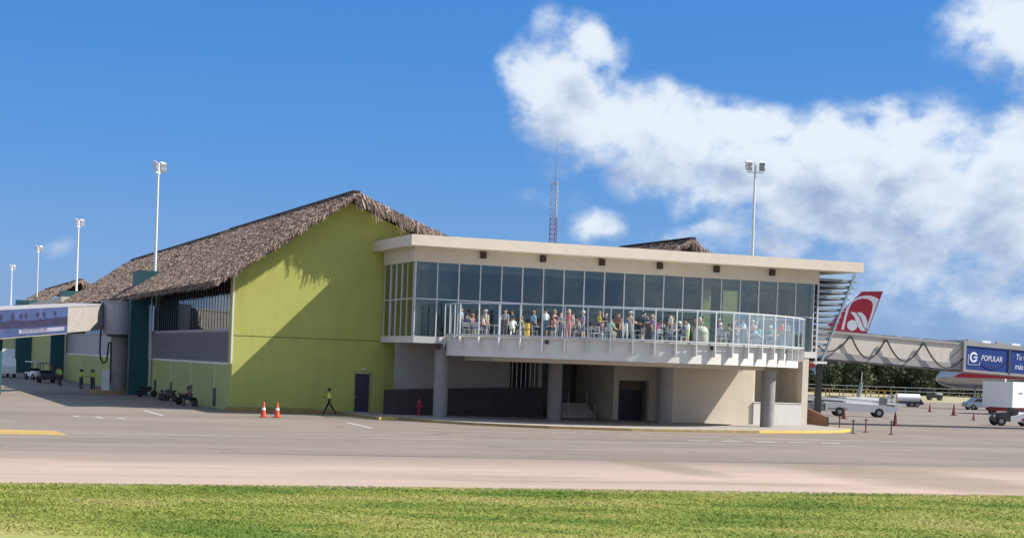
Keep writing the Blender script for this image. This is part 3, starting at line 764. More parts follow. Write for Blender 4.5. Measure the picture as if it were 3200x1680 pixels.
# short stair in the hall
stair = empty('stair', W(23.9, 1.2, .0), ANG, label='short pale stair with thin handrail posts in the dark undercroft', cat='stairs')
for k in range(6):
    MB().box(-1.3+k*.13, 1.3, -1.25+k*.30+.002*k, .55, .15+k*.165, .15+(k+1)*.165-.002).build('step', M_soffit, stair)
for x, y, z in ((-.75, -1.1, .15), (1.22, -1.1, .15), (-.2, .3, .95), (1.22, .3, .95)):
    MB().cyl((x, y, z), (x, y, z+.95), .03, n=6).build('handrail_post', M_frame, stair)
# cream block with the roller-shutter opening
Bp(25.5, 25.9, -2, 4.5, .1, 4.87).build('wall', M_cream2, pav)
Bp(28.2, 28.75, 4.1, 4.5, .1, 4.87).build('wall', M_cream2, pav)
Bp(25.9, 28.2, 4.1, 4.5, 2.86, 4.87).build('wall', M_cream2, pav)
Bp(25.9, 28.2, 3.2, 3.3, .15, 2.20).build('roller_shutter', M_door, pav)
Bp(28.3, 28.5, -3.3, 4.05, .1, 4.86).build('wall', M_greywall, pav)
Bp(25.9, 28.2, 3.0, 3.35, 2.21, 2.86).build('shutter_box', pmat('brown_box', (.22, .16, .13), rough=.8), pav)
# right-hand cream wall, half-height parapet and niche
Bp(28.76, 35.0, 6.7, 7.0, .1, 4.86).build('wall', M_cream2, pav)
Bp(28.76, 29.05, 4.5, 6.7, .1, 4.86).build('wall', M_cream2, pav)
Bp(35.0, 38.8, 6.85, 7.12, .1, 1.62).build('parapet', M_white, pav)
Bp(34.99, 38.82, 6.82, 7.15, 1.622, 1.68).build('coping', M_white, pav)
Bp(38.82, 39.3, 6.4, 7.1, .1, 4.86).build('pier', M_cream2, pav)
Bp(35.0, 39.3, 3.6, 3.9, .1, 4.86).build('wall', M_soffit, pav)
Bp(35.0, 35.2, 3.9, 6.84, .1, 4.86).build('wall', M_cream2, pav)
Bp(39.0, 39.3, -3, 6.39, .1, 4.86).build('wall', M_cream2, pav)
Bp(36.2, 36.4, 3.91, 3.98, 2.6, 2.85).build('wall_lamp', M_dark, pav)
# raised walk with a painted kerb, and the ramp wall at its right end
walk = [(7.0, -.0), (7.3, 9.4), (8.7, 8.95), (9.4, 9.6), (9.6, 12.2), (11.6, 15.2), (15.2, 17.8), (20, 19.0), (24.6, 19.05), (29, 18.4), (33, 17.2), (36.8, 15.4), (39.3, 12.5), (40.1, 8.5), (40.1, -.5), (28, -3.6), (20, -3.6), (13.5, .0)]
wk = MB().prism([(s, -d) for s, d in walk], .006, .14).build('walkway', M_paving, None, loc=GO, rot=(0, 0, ANG), kind='structure')
def kerb(a, b, mat):
    pa, pb = Vector((walk[a][0], -walk[a][1], .078)), Vector((walk[b][0], -walk[b][1], .078))
    MB().beam(pa, pb, .16, .15).build('kerb_stone', mat, wk)
M_kerb = pmat('dirty_ochre_kerb', (.34, .25, .10), rough=.85, var=.2, stain=.6, stain_c=(.17, .14, .10))
M_kerby = pmat('bright_yellow_kerb', (.70, .46, .10), rough=.75, var=.15, stain=.3, stain_c=(.4, .3, .15))
for a in range(0, 13): kerb(a, a+1, M_kerby if a in (1, 9, 10, 11, 12) else M_kerb)
m = MB().extr([(0, 0, .0), (6.4, 0, .0), (6.4, 0, 1.22), (0, 0, .78)], (0, -.2, 0))
rw = m.build('ramp_wall', M_rampw, None, loc=(22.2, 117.0, 0), rot=(0, 0, math.radians(92.5)), label='rust brown ramp wall with a sloping top at the pavilion corner', cat='wall')
B(-.02, 6.42, .002, .03, .0, .10).build('base_course', M_soffit, rw)

# second thatched block whose roof end shows above the canopy
blk = empty('thatched_block', W(42, -17), ANG, label='small thatched roof end peeking above the canopy edge', cat='building')
B(-5.5, 5.2, .8, 13, 0, 11.6).build('wall', M_green2, blk)
thatch(blk, -7.2, 10.2, 0, 14.75, 3.6, 12.2, 0.6, -13.5, 9000, 21, rake=True, k=1.2)

# ================================================================== light masts, antenna
M_polewhite = pmat('white_mast', (.70, .70, .70), rough=.4, var=.06)
M_towerpale = pmat('tower_pale', (.42, .44, .50), rough=.5)
M_red = pmat('tower_red', (.27, .10, .12), rough=.6)
M_black = pmat('black_rubber', (.018, .018, .020), rough=.7)
M_tyre = pmat('tyre', (.022, .022, .024), rough=.85)
M_rim = pmat('rim', (.35, .35, .36), rough=.4, metal=.6)
def light_mast(X, Y, z0, z1, label, side_on, rz=0.0):
    r = empty('light_mast', (X, Y, z0), rz, label=label, cat='light mast', group='floodlight masts')
    MB().cyl((0, 0, -2.0), (0, 0, z1-z0-.9), .16, .10, 10).build('pole', M_polewhite, r, smooth=True)
    H = z1-z0
    MB().box(-.75, .75, -.05, .05, H-1.05, H-.95).build('crossbar', M_polewhite, r)
    MB().cyl((0, 0, H-1.0), (0, 0, H-.1), .13, .10, 8).build('head_post', M_polewhite, r)
    for i, (x, t) in enumerate(((-.62, .3), (.62, -.3))):
        for j in (0, 1):
            l = MB().extr([(-.27, -.18, -.16), (.27, -.18, -.16), (.27, .16, -.06), (-.27, .16, -.06)], (0, .05, .34)).build('floodlight', M_polewhite, r, loc=(x, -.1, H-.28-j*.42), rot=(.25, 0, t))
            MB().box(-.24, .24, -.2, -.185, -.13, .2).build('lens', pmat('lamp_lens', (.30, .30, .32), rough=.2), l)
    return r
for X, Y, z0, lab, rz in ((-32.47, 150, 10.85, 'tallest white floodlight mast at the left, above the nearest teal pylon', 1.2),
                      (-57.9, 220, 11.2, 'white floodlight mast second from the tallest at the left', 1.2),
                      (-80.6, 281, 11.4, 'thin white floodlight mast third from the tallest at the left', 1.2),
                      (-106.1, 351, 11.8, 'farthest and smallest white floodlight mast at the left edge', 1.2)):
    light_mast(X, Y, z0, 20.8, lab, True, rz)
light_mast(21.3, 150, 8.0, 22.7, 'white floodlight mast with twin lamp banks behind the canopy right end', False, 0.1)

tw = empty('antenna_tower', (3.8, 170, 0), .3, label='slim red and white lattice antenna tower behind the canopy', cat='antenna tower')
tri = [(.42*math.cos(a), .42*math.sin(a)) for a in (.5, .5+2*PI/3, .5+4*PI/3)]
for x, y in tri:
    for k in range(6): MB().cyl((x, y, k*3.75), (x, y, (k+1)*3.75-.001), .045, n=5).build('leg', M_red if k % 2 == 0 else M_towerpale, tw)
for k in range(36):
    z = 4.6+k*.5
    if z > 22.3: break
    mt = M_red if int(z/3.75) % 2 == 0 else M_towerpale
    m = MB()
    for i in range(3):
        a, b = tri[i], tri[(i+1) % 3]; m.beam((*a, z), (*b, z), .035, .035); m.beam((*a, z), (*b, z+.5), .025, .025)
    m.build('lattice_bay', mt, tw)
MB().cyl((0, 0, 22.0), (0, 0, 27.1), .06, .015, 6).build('whip', M_bluegrey, tw)
MB().box(-.55, .55, -.04, .04, 22.3, 22.38).build('crossarm', M_bluegrey, tw)

# ================================================================== jet bridges
M_bcream = pmat('bridge_cream', (.60, .55, .48), rough=.6, var=.06, stretch=(3, 1, .4), stain=.2, stain_c=(.42, .38, .33))
M_bgrey = pmat('bridge_grey', (.34, .33, .32), rough=.6, var=.08)
M_bdark = pmat('bridge_dark', (.075, .08, .085), rough=.6)
M_blue = pmat('banner_blue', (.020, .055, .235), rough=.5, var=.05)
M_wtext = pmat('banner_white', (.82, .84, .88), rough=.5, var=.02)
jb = empty('passenger_bridge', (19.5, 124.5, 0), math.radians(17), label='cream passenger bridge with drooping cables and a blue banner at right', cat='jet bridge')
SL = -.0497; jb.scale = (1.166, 1, 1)
def hz(x): return 5.10+SL*(x)         # underside height along the bridge
def sbox(x0, x1, y0, y1, a, b):
    return MB().extr([(x0, y0, hz(x0)+a), (x1, y0, hz(x1)+a), (x1, y0, hz(x1)+b), (x0, y0, hz(x0)+b)], (0, y1-y0, 0))
sbox(-2.5, 13.05, -1.4, 1.4, .50, 1.92).build('cabin', M_bcream, jb)
sbox(-2.5, 13.05, -1.44, 1.44, 0, .498).build('floor_beam', M_bgrey, jb)
sbox(-2.5, 13.05, -1.5, 1.5, 1.922, 2.10).build('roof_beam', M_bgrey, jb)
sbox(-2.5, 13.05, -1.46, 1.46, -.10, -.002).build('bottom_rail', M_bdark, jb)
sbox(13.15, 44, -1.6, 1.6, .08, 1.90).build('telescopic_cabin', M_blue, jb)
sbox(13.15, 44, -1.64, 1.64, -.10, .078).build('bottom_rail', M_bgrey, jb)
sbox(13.15, 44, -1.66, 1.66, 1.902, 2.24).build('roof_beam', M_bgrey, jb)
sbox(13.02, 13.2, -1.72, 1.72, -.12, 2.3).build('joint_frame', M_bgrey, jb)
sbox(16.46, 16.60, -1.66, -1.60, .0, 1.95).build('banner_seam', M_bdark, jb)
for k in range(26):
    x = 13.4+k*1.12
    sbox(x, x+.62, -1.5, -1.15, 2.242, 2.40).build('roof_block', M_wtext if k % 2 else M_bgrey, jb)
for k in range(10):
    x = -1.8+k*1.5; sbox(x, x+1.1, -1.3, -1.2, 2.102, 2.15).build('roof_conduit', M_bdark, jb)
# lettering and emblem on the banner
def on_banner(txt, size, x, zrel, it=.12, sx=1.0):
    me = text_mesh(txt, size, M_wtext, .008, it)
    o = link('lettering', me, jb, (x, -1.612, hz(x)+zrel), (PI/2, -math.atan(SL)*-1, 0)); o.rotation_euler = (PI/2, math.atan(-SL), 0); o.scale = (sx, 1, 1)
    return o
on_banner('POPULAR', .60, 14.38, .86, sx=.62)
on_banner('Tu visi\u00f3n', .62, 17.0, 1.16, sx=.66)
on_banner('m\u00e1s im', .62, 16.95, .42, sx=.66)
def emblem():
    m = MB(); c = (13.83, hz(13.83)+1.06)
    for k in range(22):
        a0 = .45+k*.245; a1 = a0+.24; w0 = .16
        pts = [(c[0]+r*math.cos(a)*.75, c[1]+r*math.sin(a)) for a, r in ((a0, .40), (a1, .40), (a1, .40-w0), (a0, .40-w0))]
        m.extr([(x, -1.618, z) for x, z in pts], (0, .012, 0))
    m.extr([(c[0]-.02, -1.618, c[1]-.06), (c[0]+.29, -1.618, c[1]-.06), (c[0]+.29, -1.618, c[1]+.05), (c[0]-.02, -1.618, c[1]+.05)], (0, .012, 0))
    m.build('emblem', M_wtext, jb)
    m = MB()
    for p, q in (((-.42, -.58), (.45, -.58)), ((-.42, -.58), (-.42, .2)), ((.45, -.58), (.45, -.35))):
        m.beam((c[0]+p[0], -1.612, c[1]+p[1]), (c[0]+q[0], -1.612, c[1]+q[1]), .03, .03)
    m.build('emblem_corner', M_wtext, jb)
emblem()
# festoon cables
def festoon(x0, x1, top0, top1, sag, r=.055, yy=-1.62):
    pts = []
    for i in range(19):
        t = i/18; u = 2*t-1
        pts.append((x0+(x1-x0)*t, yy, (top0+(top1-top0)*t) - sag*(1-abs(u)**1.9)))
    MB().tube(pts, r, 6).build('festoon_cable', M_black, jb, smooth=True)
xs = [2.6, 5.65, 8.10, 10.75, 13.5]
festoon(2.0, 4.70, hz(2.0)+1.35, hz(4.7)+1.80, 1.02); festoon(4.8, 7.25, hz(4.8)+1.80, hz(7.2)+1.80, 1.52)
festoon(7.35, 10.0, hz(7.3)+1.80, hz(10)+1.80, 1.50); festoon(10.1, 13.0, hz(10.1)+1.80, hz(13.0)+.9, 1.25)
festoon(14.5, 16.4, hz(14.5)+.75, hz(16.4)+1.0, .50, .02, -1.66)
MB().tube([(12.1, -1.46, hz(12)+.75), (13.0, -1.46, hz(13)+1.75)], .015, 5).build('cable', M_black, jb)
# legs
for x in (3.3, 30):
    MB().cyl((x, 0, -.0), (x, 0, hz(x)), .22, n=12).build('leg', M_bdark, jb)
    MB().box(x-.6, x+.6, -1.3, 1.3, hz(x)-.4, hz(x)-.105).build('crosshead', M_bdark, jb)

# left-hand bridge: rotunda on a column, cream link, long poster panel
lb = empty('passenger_bridge', (-33.75, 143, 0), 0, label='passenger bridge with a grey drum and a landscape poster at the left', cat='jet bridge')
MB().cyl((0, 0, 5.05), (0, 0, 7.78), 1.45, n=36).build('rotunda', pmat('drum_grey', (.33, .34, .38), rough=.55, stretch=(4, 4, .3)), lb, smooth=True)
MB().cyl((0, 0, 7.782), (0, 0, 7.9), 1.55, n=36).build('rotunda_cap', M_bgrey, lb, smooth=True)
MB().cyl((0, 0, 4.85), (0, 0, 5.048), 1.1, n=30).build('collar', M_bdark, lb, smooth=True)
MB().cyl((0, 0, 0), (0, 0, 4.848), .74, n=24).build('leg', M_concrete, lb, smooth=True)
MB().cyl((0, 0, 0), (0, 0, .22), 2.3, n=28).build('island_kerb', M_orange, lb, smooth=True)
def lpt(Y): # centre line of the walkway, and its underside
    t = (142-Y)/16.5
    return Vector((-35.2-3.55*t+33.75, Y-143, 5.38-1.07*t))
def lbox(Y0, Y1, x0, x1, a, b):
    p, q = lpt(Y0), lpt(Y1)
    return MB().extr([p+Vector((x0, 0, a)), q+Vector((x0, 0, a)), q+Vector((x0, 0, b)), p+Vector((x0, 0, b))], (x1-x0, 0, 0))
lbox(142.9, 136.1, -2.6, -.02, 0, 2.08).build('link_cabin', pmat('shaded_cream', (.36, .33, .30), rough=.7), lb)  # cream darkened in its colour to stand for shade on the link
lbox(136.0, 108, -2.75, .06, -.08, 2.2).build('telescopic_cabin', M_bgrey, lb)
lbox(142.8, 136.1, -2.65, .02, 2.082, 2.2).build('roof_beam', M_bgrey, lb)
M_psky = pmat('poster_violet_sky', (.055, .080, .19), rough=.5, var=.30, scale=.5)
lbox(135.95, 108.1, .062, .10, .02, 2.12).build('poster', M_psky, lb)
def lposter(name, mat, pts, off):
    m = MB(); vs = []
    for Y, z in pts: p = lpt(Y); vs.append(p+Vector((.10+off, 0, z)))
    m.extr(vs, (.004, 0, 0)); return m.build(name, mat, lb)
M_pdark = pmat('poster_palms', (.035, .035, .075), rough=.5, var=.2)
rng_ = random.Random(5)
ridge = []
for k in range(57):
    Y = 108.2+27.7*k/56; ridge.append((Y, 1.18+.10*rng_.uniform(-1, 1)+(.012*(Y-122))))
lposter('poster_skyline', M_pdark, [(108.2, .80)]+ridge+[(135.9, .62)], .004)
for Y in (125.5, 127.2, 128.4, 129.2, 131.0, 132.0, 133.8):
    z = 1.25+.012*(Y-122); pts = []
    for k in range(14):
        a = 2*PI*k/14; r = .34 if k % 2 == 0 else .13
        pts.append((Y+r*1.3*math.cos(a), z+.25+r*math.sin(a)))
    lposter('poster_palm', M_pdark, pts, .010)
lposter('poster_band', pmat('poster_light', (.30, .30, .38), rough=.5), [(128.2, .22), (135.4, .22), (135.4, .52), (128.2, .52)], .012)
tme = text_mesh('popularenlinea.com', .52, pmat('poster_ink', (.06, .05, .12), rough=.6), .003)
p, q = lpt(128.6), lpt(135)
dirv = (q-p).normalized(); upv = Vector((0, 0, 1)); nv = dirv.cross(upv).normalized()
o = link('lettering', tme, lb); o.matrix_local = Matrix.Translation(p+Vector((.122, 0, .28))) @ Matrix((dirv, (upv-dirv*upv.dot(dirv)).normalized(), nv)).transposed().to_4x4()
MB().tube([(-1.6, -.2, 6.9), (-1.62, -.3, 3.6), (-1.5, -.35, 2.9), (-1.25, -.4, 2.55), (-.98, -.4, 2.75), (-.9, -.4, 3.6), (-.85, -.42, 4.3), (-.66, -.45, 4.35), (-.6, -.5, 3.2), (-.6, -.5, .9)], .07, 6).build('hanging_cable', M_black, lb, smooth=True)
MB().box(-1.2, -.55, -.95, -.75, .25, 2.0).build('control_cabinet', M_polewhite, lb)
MB().cyl((-1.62, -.1, 4.9), (-1.62, -.1, 7.85), .08, n=8).build('pipe', M_polewhite, lb)
for Y in (128, 112):
    p = lpt(Y); MB().cyl((p.x-1.3, p.y, 0), (p.x-1.3, p.y, p.z-.08), .3, n=12).build('leg', M_teal, lb)

# ================================================================== aircraft
M_acwhite = pmat('aircraft_white', (.78, .78, .78), rough=.3, var=.03)
M_acred = pmat('aircraft_red', (.42, .025, .045), rough=.35, var=.04)
M_acsilver = pmat('aircraft_silver', (.42, .43, .43), rough=.28, metal=.75, var=.06)
M_acgrey = pmat('aircraft_grey', (.36, .38, .39), rough=.4, metal=.3)
def fuselage(prof, n=28, nose_z=None):
    """prof: (x, radius, centre height)"""
    m = MB(); vs = []; k = len(prof)
    for x, r, z in prof:
        for i in range(n):
            t = 2*PI*i/n; vs.append((x, r*math.sin(t), z+r*math.cos(t)))
    m.add(vs, [(a*n+i, (a+1)*n+i, (a+1)*n+(i+1) % n, a*n+(i+1) % n) for a in range(k-1) for i in range(n)])
    m.add(vs[:n], [tuple(range(n))]); m.add(vs[-n:], [tuple(range(n-1, -1, -1))])
    return m
ac = empty('airliner', (0, 168, 0), 0, label='airliner with a red tail fin and white swirl emblem beyond the bridge', cat='aircraft')
fz = 5.0
body = fuselage([(1.0, .2, 4.2), (1.4, .8, 4.4), (2.5, 1.5, 4.8), (4.5, 1.95, fz), (22, 1.97, fz), (26, 1.75, fz+.22), (30, 1.28, fz+.62), (34, .72, fz+1.15), (36.6, .25, fz+1.5)])
bo = body.build('fuselage', M_acwhite, ac, smooth=True)
rb = MB()
vs = []; pr = [(27.0, 1.66, fz+.30), (29.0, 1.43, fz+.50), (31.0, 1.15, fz+.74), (32.6, .92, fz+.96)]
for j, (x, r, z) in enumerate(pr):
    for i in range(9):
        t = PI*(.62+.76*i/8); vs.append((x, (r+.012)*math.sin(t), z+(r+.012)*math.cos(t)))
rb.add(vs, [(a*9+i, a*9+i+1, (a+1)*9+i+1, (a+1)*9+i) for a in range(3) for i in range(8)]); rb.build('red_belly_band', M_acred, bo, smooth=True)
# fin, thickness about 0.4 at the root
def X8(zx): return (2540+.2367*zx)
def finpt(x, y):
    U = (x-1600)*math.cos(math.radians(2))-(1135-y)*math.sin(math.radians(2)); V = (x-1600)*math.sin(math.radians(2))+(1135-y)*math.cos(math.radians(2))
    return (U/5200*168, 3.75+V/5200*168)
FIN = [(29.9, 6.6), (31.6, 8.6), (35.05, 12.23), (37.15, 12.33), (35.7, 8.1), (35.3, 6.6)]
fin = MB().extr([(x, -.16, z) for x, z in FIN], (0, .32, 0)).build('tail_fin', M_acred, ac)
M_fw = M_acwhite
def fpart(name, pts, mat, off):
    q = [finpt(X8(a), 840+.2367*b) for a, b in pts]
    for sgn in (-1,): MB().extr([(x, sgn*(.162+off), z) for x, z in q], (0, .008, 0)).build(name, mat, fin)
fpart('white_arch', [(372, 800), (440, 520), (490, 450), (540, 405), (600, 370), (680, 350), (760, 352), (820, 372), (868, 398), (712, 822), (690, 822), (720, 735), (775, 560), (790, 480), (775, 430), (720, 395), (650, 388), (580, 405), (510, 450), (475, 520), (440, 640), (405, 800)], M_fw, 0)
circ = [(517+68*math.cos(a*2*PI/24), 742+70*math.sin(a*2*PI/24)) for a in range(24)]
fpart('white_disc', circ, M_fw, .0)
fpart('white_ribbon', [(490, 565), (555, 572), (610, 640), (650, 740), (690, 815), (630, 815), (580, 740), (550, 640)], M_fw, .0)
fpart('white_ribbon', [(575, 572), (640, 572), (690, 620), (718, 700), (712, 815), (700, 815), (665, 740), (630, 640)], M_fw, .0)
for sg in (-1, 1):
    MB().extr([(31.0, sg*.5, fz+1.2), (34.2, sg*.5, fz+1.3), (36.9, sg*6.0, fz+1.9), (35.3, sg*6.0, fz+1.9)], (0, 0, .12)).build('tailplane', M_acwhite, ac)
    MB().extr([(13, sg*1.8, fz-1.1), (19, sg*1.8, fz-1.1), (22.5, sg*16, fz+.2), (20.8, sg*16, fz+.2)], (0, 0, .3)).build('wing', M_acgrey, ac)
    for x, y in ((18.2, 3.8),): MB().cyl((x, sg*y-.2, .55), (x, sg*y+.2, .55), .55, n=16).build('wheel', M_tyre, ac); 
    MB().cyl((18.2, sg*3.8, .5), (18.2, sg*3.4, fz-.9), .14, n=8).build('gear_leg', M_acgrey, ac)
MB().cyl((5.5, -.2, .38), (5.5, .2, .38), .38, n=14).build('wheel', M_tyre, ac); MB().cyl((5.5, 0, .4), (5.5, 0, 3.4), .1, n=8).build('gear_leg', M_acgrey, ac)

ac2 = empty('airliner', (53.0, 208, 0), 0, label='silver airliner nose with a red stripe parked under the blue banner', cat='aircraft')
b2 = fuselage([(.0, .06, 3.75), (.12, .32, 3.75), (.5, .72, 3.80), (1.2, 1.12, 3.92), (2.4, 1.52, 4.14), (4.2, 1.82, 4.36), (7, 1.95, 4.45), (32, 1.95, 4.45), (40, .5, 5.6)]).build('fuselage', M_acsilver, ac2, smooth=True)
vs = []; pr = [(1.9, 1.37, 4.05), (2.4, 1.52, 4.14), (4.2, 1.82, 4.36), (7, 1.95, 4.45), (12, 1.95, 4.45)]
wid = (.02, .22, .42, .45, .40)
rb = MB()
for (x, r, z), w in zip(pr, wid):
    for i in range(5):
        t = -PI*.5 - .22*min(1, w*2.4) + w*(i/4)*1.25; vs.append((x, (r+.012)*math.sin(t), z+(r+.012)*math.cos(t)))
rb.add(vs, [(a*5+i, a*5+i+1, (a+1)*5+i+1, (a+1)*5+i) for a in range(4) for i in range(4)]); rb.build('red_stripe', M_acred, b2, smooth=True)
MB().extr([(1.75, -.95, 4.75), (2.35, -1.25, 4.72), (2.6, -1.05, 5.25), (2.0, -.7, 5.15)], (0, .03, .02)).build('cockpit_window', M_dark, b2)
MB().cyl((5.0, -.25, .4), (5.0, .25, .4), .4, n=14).build('wheel', M_tyre, ac2); MB().cyl((5.0, 0, .4), (5.0, 0, 3.0), .1, n=8).build('gear_leg', M_acgrey, ac2)
for sg in (-1, 1):
    MB().cyl((17.5, sg*3.8-.25, .55), (17.5, sg*3.8+.25, .55), .55, n=14).build('wheel', M_tyre, ac2); MB().cyl((17.5, sg*3.8, .5), (17.5, sg*3.2, 3.2), .14, n=8).build('gear_leg', M_acgrey, ac2)
    MB().extr([(13, sg*1.8, 3.4), (19, sg*1.8, 3.4), (22.5, sg*16, 4.6), (20.8, sg*16, 4.6)], (0, 0, .3)).build('wing', M_acsilver, ac2)
MB().extr([(33, -.15, 6.2), (37, -.15, 10.5), (39.2, -.15, 10.6), (38.6, -.15, 6.0)], (0, .3, 0)).build('tail_fin', M_acsilver, ac2)

# ================================================================== vehicles
def wheel(parent, x, y, r, w=.24, rim=None):
    o = MB().lathe([(r*.55, -w/2), (r*.92, -w/2), (r, -w*.32), (r, w*.32), (r*.92, w/2), (r*.55, w/2)], (0, 0, 0), 18, 'Y').build('wheel', M_tyre, parent, True, (x, y, r))
    MB().lathe([(.0, -w*.34), (r*.2, -w*.38), (r*.56, -w*.30), (r*.56, w*.30), (r*.2, w*.38), (.0, w*.34)], (0, 0, 0), 14, 'Y').build('rim', rim or M_rim, o, True)
def vehicle(name, X, Y, rz, label, cat, group=None): return empty(name, (X, Y, 0), rz, label=label, cat=cat, group=group)
M_vwhite = pmat('vehicle_white', (.74, .75, .74), rough=.35, var=.05, stain=.12, stain_c=(.45, .42, .38))
M_vgrey = pmat('vehicle_grey', (.23, .24, .25), rough=.45, var=.1)
M_vdark = pmat('vehicle_dark', (.05, .052, .055), rough=.55, var=.15)
M_vsilver = pmat('vehicle_silver', (.40, .42, .45), rough=.3, metal=.5)
M_vglass = pmat('vehicle_glass', (.025, .032, .038), rough=.08, spec=.8, var=.02)
M_vred = pmat('vehicle_red', (.30, .03, .035), rough=.45)
M_vyellow = pmat('equipment_yellow', (.36, .25, .05), rough=.55, var=.2, stain=.3, stain_c=(.2, .14, .06))

# low white belt loader
v = vehicle('belt_loader', 31.7, 152.5, .0, 'long low white belt loader behind the bollard posts', 'belt loader')
MB().extr([(-3.0, -.9, .45), (3.1, -.9, .45), (3.6, -.9, .62), (3.6, -.9, 1.0), (2.2, -.9, 1.12), (-2.6, -.9, 1.28), (-3.0, -.9, 1.2)], (0, 1.8, 0)).build('body', M_vwhite, v)
MB().extr([(-4.6, -.5, 1.55), (4.4, -.5, 1.15), (4.4, -.5, 1.33), (-4.6, -.5, 1.78)], (0, 1.0, 0)).build('conveyor', M_vwhite, v)
MB().extr([(-4.5, -.42, 1.79), (4.3, -.42, 1.34), (4.3, -.42, 1.37), (-4.5, -.42, 1.82)], (0, .84, 0)).build('belt', M_vdark, v)
MB().box(2.0, 2.6, -.8, -.1, 1.1, 1.75).build('seat', M_vgrey, v)
MB().box(-4.4, -3.1, -.7, .7, .55, 1.1).build('hopper', M_vgrey, v)
for x in (-1.7, 1.9):
    for y in (-.85, .85): wheel(v, x, y, .42)
MB().box(3.3, 3.63, -.75, -.5, .68, .82).build('headlight', M_wtext, v)
MB().box(-2.8, -1.0, -.915, -.902, .62, .74).build('side_stripe', M_vgrey, v)
# tank truck
v = vehicle('tank_truck', 50.0, 212.5, 0.12, 'small white tank truck with dark chassis parked near the tree line', 'truck')
MB().extr([(-3.4, -1.0, .6), (-1.7, -1.0, .6), (-1.7, -1.0, 2.3), (-2.6, -1.0, 2.3), (-3.1, -1.0, 1.55), (-3.4, -1.0, 1.4)], (0, 2.0, 0)).build('cab', M_vwhite, v)
MB().extr([(-3.08, -1.01, 1.55), (-2.2, -1.01, 1.55), (-2.2, -1.01, 2.15), (-2.62, -1.01, 2.15)], (0, .02, 0)).build('side_window', M_vglass, v)
MB().cyl((-1.4, 0, 1.75), (3.4, 0, 1.75), .85, n=22).build('tank', M_vwhite, v, smooth=True)
MB().box(-3.2, 3.8, -.8, .8, .45, .9).build('chassis', M_vdark, v)
MB().extr([(3.4, -.8, .5), (4.3, -.8, .5), (3.5, -.8, 1.7), (3.4, -.8, 1.7)], (0, 1.6, 0)).build('rear_frame', M_vdark, v)
for x in (-2.5, 1.6, 2.7):
    for y in (-.92, .92): wheel(v, x, y, .48)
v.scale = (.64, .64, .64)
# small dark utility cart far off
v = vehicle('utility_cart', 72.3, 284, .05, 'small dark utility cart far away on the apron edge', 'cart')
MB().extr([(-1.3, -.6, .4), (1.2, -.6, .4), (1.2, -.6, .9), (.2, -.6, 1.0), (-.1, -.6, .75), (-.6, -.6, 1.2), (-1.3, -.6, 1.1)], (0, 1.2, 0)).build('body', M_vdark, v)
MB().box(.3, 1.2, -.5, .5, .92, 1.3).build('load', M_vwhite, v)
for x in (-.9, .85):
    for y in (-.55, .55): wheel(v, x, y, .3)
# silver pickup / van
v = vehicle('station_wagon', 58.6, 207.5, .15, 'silver car parked beside the white catering truck', 'car')
MB().extr([(-2.1, -.85, .35), (2.1, -.85, .35), (2.15, -.85, .8), (1.9, -.85, .98), (-1.9, -.85, .98), (-2.15, -.85, .75)], (0, 1.7, 0)).build('body', M_vsilver, v)
MB().extr([(-1.6, -.75, .981), (1.45, -.75, .981), (.7, -.75, 1.5), (-.95, -.75, 1.52)], (0, 1.5, 0)).build('cabin', M_vsilver, v)
for x0, x1, x2, x3 in ((-1.3, -.1, -.1, -.82), (.05, 1.2, .6, .05)):
    MB().extr([(x0, -.762, 1.02), (x1, -.762, 1.02), (x2, -.762, 1.42), (x3, -.762, 1.42)], (0, .01, 0)).build('side_window', M_vglass, v)
for x in (-1.35, 1.35):
    for y in (-.8, .8): wheel(v, x, y, .33)
for y in (-.6, .6): MB().box(2.1, 2.17, y-.15, y+.15, .62, .78).build('headlight', M_wtext, v)
# catering truck
v = vehicle('catering_truck', 53.2, 182.0, math.radians(53), 'white high-box catering truck parked at the right behind the silver car', 'truck')
MB().box(0, 6.5, -1.7, 1.7, .85, 3.65).build('cargo_box', M_vwhite, v)
MB().box(.1, 6.6, -1.0, 1.0, .45, .848).build('chassis', M_vred, v)
MB().extr([(6.6, -1.15, .5), (8.4, -1.15, .5), (8.4, -1.15, 1.5), (8.0, -1.15, 2.5), (6.6, -1.15, 2.5)], (0, 2.3, 0)).build('cab', M_vwhite, v)
MB().box(1.6, 3.0, -1.712, -1.702, 2.3, 2.55).build('side_mark', M_vgrey, v)
MB().box(1.2, 1.35, -.4, -.3, 3.65, 3.95).build('beacon', M_wtext, v)
for x in (1.0, 2.1, 7.3):
    for y in (-1.1, 1.1): wheel(v, x, y, .5)
# baggage tug at the right edge
v = vehicle('baggage_tug', 41.8, 139.4, .1, 'dark baggage tug with a white hood at the right edge', 'tug')
MB().extr([(-1.5, -.75, .4), (-.2, -.75, .4), (-.2, -.75, 1.15), (-1.4, -.75, 1.05)], (0, 1.5, 0)).build('front_body', M_vdark, v)
MB().extr([(-.19, -.75, .35), (2.1, -.75, .4), (2.1, -.75, .95), (1.2, -.75, 1.15), (.2, -.75, .85), (-.19, -.75, .8)], (0, 1.5, 0)).build('rear_body', M_vwhite, v)
MB().box(.0, .55, -.55, .55, .86, 1.35).build('seat', M_vdark, v)
MB().tube([(-.35, -.1, 1.1), (-.15, -.1, 1.55)], .03, 6).build('steering_column', M_vdark, v)
MB().box(.8, 2.2, -.77, -.752, .45, .66).build('red_panel', M_vred, v)
for x in (-1.0, 1.45):
    for y in (-.75, .75): wheel(v, x, y, .40, .3)
for y in (-.45, .45): MB().box(-1.52, -1.44, y-.12, y+.12, .72, .9).build('headlight', M_wtext, v)
